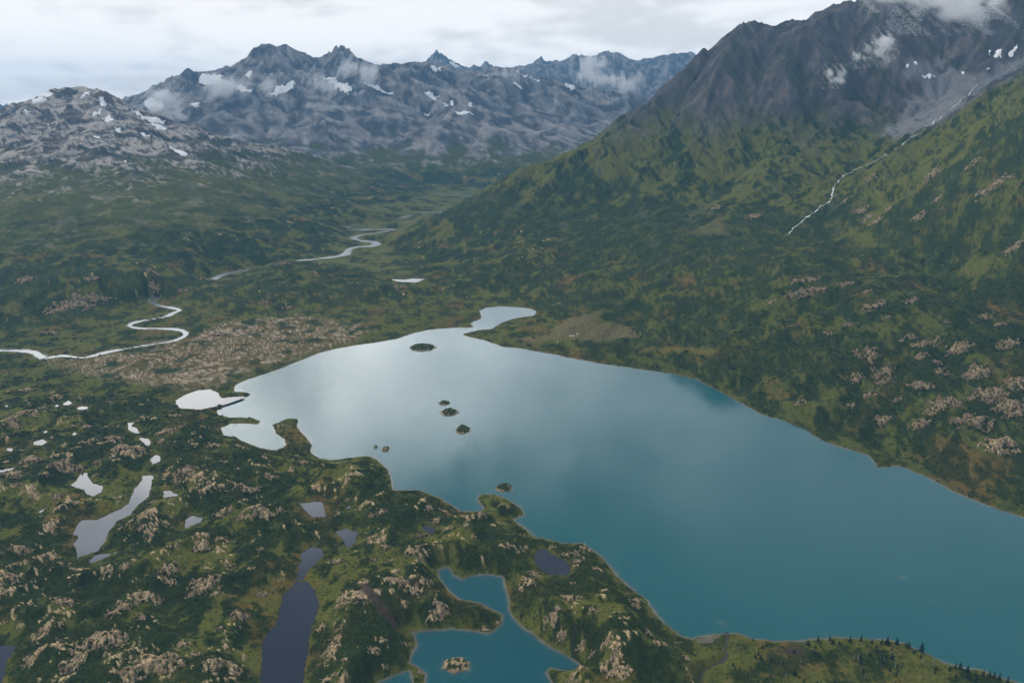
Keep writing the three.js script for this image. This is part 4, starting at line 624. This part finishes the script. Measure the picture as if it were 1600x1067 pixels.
// ---------------------------------------------------------------- bedrock crags: each its own outcrop of jointed, lichen-crusted rock
const LANDMARKS = [
  ['the long dark pond', -250, -820], ['the winding teal pond', -40, -830], ['the long pale pond', -470, -1110], ['the three-lobed pond', -560, -1220], ['the squarish grey pond', -270, -1120], ['the bright oval pond', -530, -1620], ['the hooked spit', -20, -1170],
  ['the near creek', 215, -800], ['the leaf-shaped pond', -740, -1390], ['the dark pond on the neck', 55, -990], ['the bottom left corner', -640, -790], ['the far end of the lake', 0, -2450], ['the river bends', -1000, -2300],
  ['the right lake shore', 560, -1560], ['the waterfall', 960, -2800], ['the right picture edge', 980, -1450], ['the crest of the right hill', 800, -1950],
];
const nth = i => i ? `${WORDS[i]} nearest` : 'nearest';
const cragList = [], Gc = {};
for (const [cx, cz, rx0, rz0] of CRAGS) {
  const D = -cz, rx = rx0 * (cx > 200 && D > 1000 ? 0.85 : 1.05), rz = Math.max(rz0 * 0.85, rx * 0.45), cell = Math.max(0.95, Math.hypot(D, 600) / 1000 * 0.9), farRock = D > 2250, tall = Math.min(rx, rz) * (farRock ? 0.18 : 0.30);
  const lean = hash2(cx, cz) * 6.28, grain = 0.5 + hash2(cz, cx), dull = D > 2100 ? 0.75 : D > 1300 && cx > 200 ? 0.8 : 0.1 + 0.45 * hash2(cx + 5, cz);
  const m = patchMesh(cx, cz, rx, rz, cell, (x, z) => {
    const dx = (x - cx) / rx, dz = (z - cz) / rz, r = Math.hypot(dx, dz), edge = 1 - r + 0.62 * fbm(x / (rx * 0.5) + cx, z / (rz * 0.5), 3, 0.62) - 0.12;
    if (edge < -0.02) return null;
    const g0 = land(x, z, Gc); if (Gc.shore < 0.5) return null;
    const u = (x * Math.cos(lean) + z * Math.sin(lean)) / (cell * 6.5), v = (-x * Math.sin(lean) + z * Math.cos(lean)) / (cell * 3.6), w = cells(u, v), joint = step(0.03, 0.22, w[1] - w[0]);
    const lump = step(0, 0.55, edge) * tall * (0.75 + 0.5 * noise(x / rx * 1.6, z / rz * 1.6)), block = (w[2] - 0.25) * cell * 1.5 * joint, gap = fbm(x / (cell * 7) + 3, z / (cell * 7) + cx, 2) < -0.28 * grain ? -cell * 1.4 : 0;
    return g0 + lump + (block * 0.55 + gap * 0.5) * step(0, 0.2, edge) - 0.5 * step(0.12, 0, edge);
  }, (x, y, z, c) => {
    const sx = x + 0.5 * y, sz = z + 0.9 * y, n = fbm(sx / (cell * 2.6), sz / (cell * 2.6), 2, 0.8), b = fbm(x / 14 + 6, z / 14, 2);
    const u = (x * Math.cos(lean) + z * Math.sin(lean)) / (cell * 6.5), v = (-x * Math.sin(lean) + z * Math.cos(lean)) / (cell * 3.6), slab = cells(u, v)[2];
    tint(c, STONE, (1.0 + 0.25 * b + 0.35 * slab) * (1.1 - 0.45 * dull)); mixc(c, LICHEN, step(0.1, 0.5, slab * 0.3 + n * 0.9 + 0.15 * b - 0.05) * (1 - dull * 0.85)); mixc(c, BROWN, step(0.3, 0.7, -n) * 0.6);
    if (fbm(sx / (cell * 4) - 8, sz / (cell * 4), 2, 0.6) > 0.2) { tint(c, ALDER, 0.8 + 0.6 * hash2(x * 3, z * 3)); mixc(c, GRASS, 0.3 * hash2(z, x)); }
  }, true);
  if (!m) continue;
  let lm = 0, best = 1e9; LANDMARKS.forEach(([, x, z], i) => { const d = Math.hypot(x - cx, z - cz); if (d < best) { best = d; lm = i; } });
  cragList.push({ m, lm, best, size: Math.max(rx, rz) });
}
LANDMARKS.forEach(([place], i) => cragList.filter(c => c.lm === i).sort((a, b) => a.best - b.best).forEach((c, k) => {
  const look = c.size > 26 ? 'broad' : c.size > 14 ? 'middling' : 'small';
  tag(add(c.m, 'rock_outcrop'), `${look} pale rock outcrop, ${nth(k)} to ${place}`, 'rock outcrop', 'rock outcrops breaking through the heath');
}));
console.log('crags', cragList.length);
// ---------------------------------------------------------------- low scrub: alder, willow and crowberry cushions over the heath
{
  const lump = s => { const g = new THREE.IcosahedronGeometry(1, 1), p = g.attributes.position; for (let i = 0; i < p.count; i++) { const x = p.getX(i), y = p.getY(i), z = p.getZ(i), f = 0.78 + 0.5 * noise(x * 1.7 + s * 9, z * 1.7 + y * 2.3 + s) ; p.setXYZ(i, x * f, Math.max(y, -0.35) * f * 0.72, z * f); } g.deleteAttribute('uv'); g.computeVertexNormals(); return g; };
  const shapes = [lump(1), lump(2), lump(3)], lists = [[], [], []], Gs = {}, c = [0, 0, 0];
  let D = 560;
  while (D < 3000) {
    const s = Math.max(2.2, D * 0.0029), half = 0.66 * D + 300, n = Math.floor(2 * half / s);
    for (let i = 0; i < n; i++) {
      const x = -half + (i + rnd()) * s, z = -D - rnd() * s, k = rnd(), size = s * (0.3 + 0.75 * rnd() * rnd()), tone = rnd(), turn = rnd() * 6.28;
      const h = land(x, z, Gs);
      if (Gs.shore < 2.5 || rnd() < step(900, 2500, D)) continue;
      cover(x, z, Gs, 0, c);
      if (Gs.rock > 0.35 || Gs.bog > 0.3 || (Gs.grass > 0.55 && k < 0.75) || k < 0.12) continue;
      if (fbm(x / 34 + 70, z / 34, 2) < -0.18 && k < 0.7) continue;
      const l = (0.72 + 0.75 * tone * tone) * (1 + 0.9 * Gs.grass), warm = fbm(x / 55, z / 55 + 30, 2);
      const own = 0.5 - 0.3 * step(900, 2000, D), pick = (a, b) => lerp(b, a, own);
      lists[Math.floor(rnd() * 3)].push([x, h - size * 0.05, z, size, turn, pick((ALDER[0] + 0.012 * clamp(warm + 0.3)) * l * 1.05, c[0]), pick((ALDER[1] + 0.010 * tone) * l, c[1]), pick(ALDER[2] * l * 0.85, c[2])]);
    }
    D += s;
  }
  // scrub on the islands
  const m4 = new THREE.Matrix4(), q = new THREE.Quaternion(), up = new THREE.Vector3(0, 1, 0), col = new THREE.Color();
  const leaf = new THREE.MeshPhysicalMaterial({ roughness: 1, specularIntensity: 0.12 });
  let total = 0;
  lists.forEach((l, k) => {
    const im = new THREE.InstancedMesh(shapes[k], leaf, l.length); total += l.length;
    l.forEach(([x, y, z, s, t, r, g, b], i) => { im.setMatrixAt(i, m4.compose(new THREE.Vector3(x, y, z), q.setFromAxisAngle(up, t), new THREE.Vector3(s * 1.15, s, s))); im.setColorAt(i, col.setRGB(r, g, b)); });
    tag(add(im, 'scrub'), ['dense dark green alder scrub covering the heath', 'dark willow cushions spread over the heath', 'low crowberry and birch cushions spread over the heath'][k], 'scrub', null, 'stuff');
  });
  console.log('scrub', total);
}

// ---------------------------------------------------------------- spruces and dead trunks by the near shore
const bark = new THREE.MeshStandardMaterial({ color: new THREE.Color().setRGB(0.07, 0.055, 0.045), roughness: 0.95 }), needles = new THREE.MeshPhysicalMaterial({ specularIntensity: 0.15, color: new THREE.Color().setRGB(0.016, 0.034, 0.020), roughness: 0.9, side: THREE.DoubleSide }), silver = new THREE.MeshStandardMaterial({ color: new THREE.Color().setRGB(0.33, 0.31, 0.29), roughness: 0.9 });
function spruce(v) {
  const t = new THREE.Group(), pos = [];
  const trunk = new THREE.Mesh(new THREE.CylinderGeometry(0.006, 0.022, 0.98, 6).translate(0, 0.47, 0), bark); trunk.name = 'trunk'; t.add(trunk);
  for (let w = 0; w < 15; w++) {
    const f = w / 15, y = 0.10 + 0.87 * f, r = (0.24 * (1 - f) + 0.012) * (0.85 + 0.3 * hash2(w, v)), n = 9 - Math.floor(f * 4);
    for (let i = 0; i < n; i++) {
      const a = (i + hash2(i + v * 7, w) * 0.8) / n * 6.283, l = r * (0.65 + 0.6 * hash2(w + v, i)), da = 2.0 / n, dy = -l * 0.35, yy = y + 0.02 * (hash2(i, w + v * 3) - 0.5);
      const tip = [Math.cos(a) * l, yy + dy, Math.sin(a) * l], b = [Math.cos(a - da) * l * 0.5, yy + dy * 0.35 - 0.012, Math.sin(a - da) * l * 0.5], d = [Math.cos(a + da) * l * 0.5, yy + dy * 0.35 - 0.012, Math.sin(a + da) * l * 0.5], o = [0, yy + 0.03, 0];
      pos.push(...o, ...b, ...tip, ...o, ...tip, ...d, ...b, tip[0], tip[1] - 0.03, tip[2], ...tip, ...tip, tip[0], tip[1] - 0.03, tip[2], ...d);
    }
  }
  const g = new THREE.BufferGeometry(); g.setAttribute('position', new THREE.Float32BufferAttribute(pos, 3)); g.computeVertexNormals();
  const crown = new THREE.Mesh(g, needles); crown.name = 'crown'; t.add(crown); return t;
}
const spruces = [0, 1, 2, 3].map(spruce), Gt = {};
function plant(kind, x, z, h, name, label, category, group) {
  const o = kind.clone(); o.position.set(x, land(x, z, Gt) - 0.15, z); o.rotation.y = hash2(x * 5, z * 3) * 6.28; o.scale.set(h * (0.9 + 0.35 * hash2(z, x)), h, h * (0.9 + 0.35 * hash2(z, x)));
  return tag(add(o, name), label, category, group);
}
SHORE_SPRUCES.forEach(([x, z, h], i) => plant(spruces[i % 4], x, z, h * 1.12, 'spruce_tree', h === 14 ? 'tallest dark spruce standing at the near lake edge' : `dark spruce at the near lake edge, ${WORDS[i]} from the left`, 'tree', 'spruces along the near lake edge'));
const flatTrees = [];
for (let i = 0; flatTrees.length < 95 && i < 4000; i++) {
  const x = 180 + rnd() * 480, z = -690 - rnd() * 150, h = 3.5 + 6.5 * rnd() * rnd() + (x > 300 ? 1.5 : 0);
  if (!inPatch(SPRUCE_FLAT, x, z, 4) || land(x, z, Gt) < 0.9 || Gt.shore < 6 || noise(x / 28, z / 28) < -0.1) continue;
  flatTrees.push([x, z, h, i % 4]);
}
flatTrees.sort((a, b) => a[0] - b[0]).forEach(([x, z, h, k], i) => plant(spruces[k], x, z, h, 'spruce_tree', `${h > 7 ? 'tall' : h > 5 ? 'middling' : 'small'} dark spruce on the grassy flat, ${WORDS[i]} from the creek`, 'tree', 'spruces scattered on the near flat'));
const snag = (() => { const t = new THREE.Group(), tr = new THREE.Mesh(new THREE.CylinderGeometry(0.012, 0.04, 1, 6).translate(0, 0.49, 0), silver); tr.name = 'trunk'; t.add(tr);
  const br = []; for (let i = 0; i < 9; i++) { const a = i * 2.4, y = 0.35 + i * 0.065, l = 0.11 * (1.2 - y * 0.7); br.push(new THREE.CylinderGeometry(0.004, 0.01, l, 4).translate(0, l / 2, 0).rotateZ(-1.1).rotateY(a).translate(0, y, 0)); }
  const b = new THREE.Mesh(mergeGeometries(br), silver); b.name = 'bare_branches'; t.add(b); return t; })();
SNAGS.forEach(([x, z, h], i) => plant(snag, x, z, h * 0.95, 'dead_tree', `pale bare dead trunk on the grassy flat, ${WORDS[i]} counted from the creek`, 'dead tree', 'dead trunks on the near flat'));
// ---------------------------------------------------------------- old snow lying in hollows
const snowMaterial = new THREE.MeshStandardMaterial({ color: new THREE.Color().setRGB(0.93, 0.93, 0.93), roughness: 0.8 });
{
  const Gs = {}, made = [];
  for (const o of SNOW) {
    const xs = o.map(p => p[0]), zs = o.map(p => p[1]), cx = (Math.min(...xs) + Math.max(...xs)) / 2, cz = (Math.min(...zs) + Math.max(...zs)) / 2, rx = (Math.max(...xs) - Math.min(...xs)) / 2 + 12, rz = (Math.max(...zs) - Math.min(...zs)) / 2 + 14, D = -cz, st = clamp(D / 900, 3, 14);
    const m = patchMesh(cx, cz, rx, rz, st, (x, z) => { const e = edgeDistance(o, x, z) + st * 1.6 * fbm(x / (st * 4), z / (st * 4), 2); if (e > st * 0.8) return null; return land(x, z, Gs) + clamp(-e * 0.25, -1.5, D * 0.0007) + D * 0.00045; }, (x, y, z, c) => { const n = 1 + 0.06 * noise(x / 20, z / 20); c[0] = c[1] = c[2] = n; }, false, 'snow', snowMaterial);
    if (m) { made.push({ m, x: cx, D }); }
  }
  const place = d => d.D > 11000 ? 'on the hazy far peaks' : d.x > 900 && d.D < 5600 ? 'on the dark right mountain' : d.D < 6000 ? 'on the broad left mountain' : 'on the grey range across the valley';
  const by = {}; for (const d of made) (by[place(d)] ??= []).push(d);
  for (const [p, l] of Object.entries(by)) l.sort((a, b) => a.x / a.D - b.x / b.D).forEach((d, i) => tag(add(d.m, 'snow_patch'), `patch of old white snow ${p}, ${i ? `${WORDS[i]} from the left` : 'leftmost'}`, 'snow patch', 'old snow patches ' + p));
}

// ---------------------------------------------------------------- wisps of cloud clinging to the slopes: countless tiny droplets, thick in the middle and thin at the edges
const mist = new THREE.MeshPhysicalMaterial({ color: new THREE.Color().setRGB(0.97, 0.97, 0.98), roughness: 1, specularIntensity: 0, transmission: 0.5, thickness: 0, side: THREE.DoubleSide });
for (const [x, y, z, rx, ry, rz, thick, label] of CLOUDS) {
  const D = -z, d = D * 0.00042, pos = [], lobes = [], a0 = hash2(x, z) * 10;
  for (let i = 0; i < 7; i++) lobes.push([(rnd() - 0.5) * 1.5 * rx, (rnd() - 0.5) * 1.2 * ry, (rnd() - 0.5) * rz, 0.3 + 0.45 * rnd()]);
  const want = Math.min(90000, Math.round(rx * ry * 3.1 / (d * d * 0.5) * thick * 2.4));
  for (let i = 0, n = 0; i < want * 12 && n < want; i++) {
    const px = (rnd() * 2 - 1) * rx * 1.25, py = (rnd() * 2 - 1) * ry * 1.3, pz = (rnd() * 2 - 1) * rz;
    let s = 0; for (const [lx, ly, lz, r] of lobes) { const q = ((px - lx) / (rx * r)) ** 2 + ((py - ly) / (ry * r)) ** 2 + ((pz - lz) / (rz * 0.8)) ** 2; s += Math.exp(-2.2 * q); }
    s = s * 0.9 + 0.55 * fbm(px / (rx * 0.35) + a0, (py * 1.1 + pz * 0.5) / (rx * 0.35), 4, 0.6) - 0.22;
    if (rnd() > s) continue;
    n++;
    const e = () => (rnd() - 0.5) * 2 * d, ax = e(), ay = e(), az = e(), bx = e(), by = e(), bz = e();
    pos.push(px - (ax + bx) / 3, py - (ay + by) / 3, pz - (az + bz) / 3, px + ax * 0.8, py + ay * 0.8, pz + az * 0.8, px + bx * 0.8, py + by * 0.8, pz + bz * 0.8);
  }
  const g = new THREE.BufferGeometry(); g.setAttribute('position', new THREE.Float32BufferAttribute(pos, 3)); g.computeVertexNormals();
  const m = new THREE.Mesh(g, mist); m.position.set(x, y, z); tag(add(m, 'cloud'), label, 'cloud', 'wisps of cloud on the mountains');
}

// ---------------------------------------------------------------- three small tents in the clearing
const canvas = new THREE.MeshStandardMaterial({ color: new THREE.Color().setRGB(0.8, 0.79, 0.77), roughness: 0.8, side: THREE.DoubleSide }), flap = new THREE.MeshStandardMaterial({ color: new THREE.Color().setRGB(0.5, 0.49, 0.47), roughness: 0.8, side: THREE.DoubleSide });
TENTS.forEach(([x, z], i) => {
  const t = new THREE.Group(), s = new THREE.Shape([[-1.8, 0], [1.8, 0], [1.8, 1.3], [0, 2.7], [-1.8, 1.3]].map(p => new THREE.Vector2(...p)));
  const w = new THREE.Mesh(new THREE.ExtrudeGeometry(s, { depth: 4.4, bevelEnabled: false }).translate(0, 0, -2.2), canvas); w.name = 'tent_body';
  const r = new THREE.Mesh(mergeGeometries([new THREE.BoxGeometry(2.6, 0.08, 4.9).rotateZ(0.66).translate(-1.02, 2.0, 0), new THREE.BoxGeometry(2.6, 0.08, 4.9).rotateZ(-0.66).translate(1.02, 2.0, 0)]), canvas); r.name = 'tent_roof';
  const d = new THREE.Mesh(new THREE.PlaneGeometry(1, 1.7).translate(0, 0.85, 2.215), flap); d.name = 'door_flap'; t.add(w, r, d);
  t.position.set(x, land(x, z, Gt) + 0.05, z); t.rotation.y = 0.5 + i * 0.9;
  tag(add(t, 'tent'), ['small white tent, left one of three in the tan clearing', 'small white tent, middle one of three in the tan clearing', 'small white tent, right one of three in the tan clearing'][i], 'tent', 'tents in the clearing');
});
renderer.render(scene, camera);
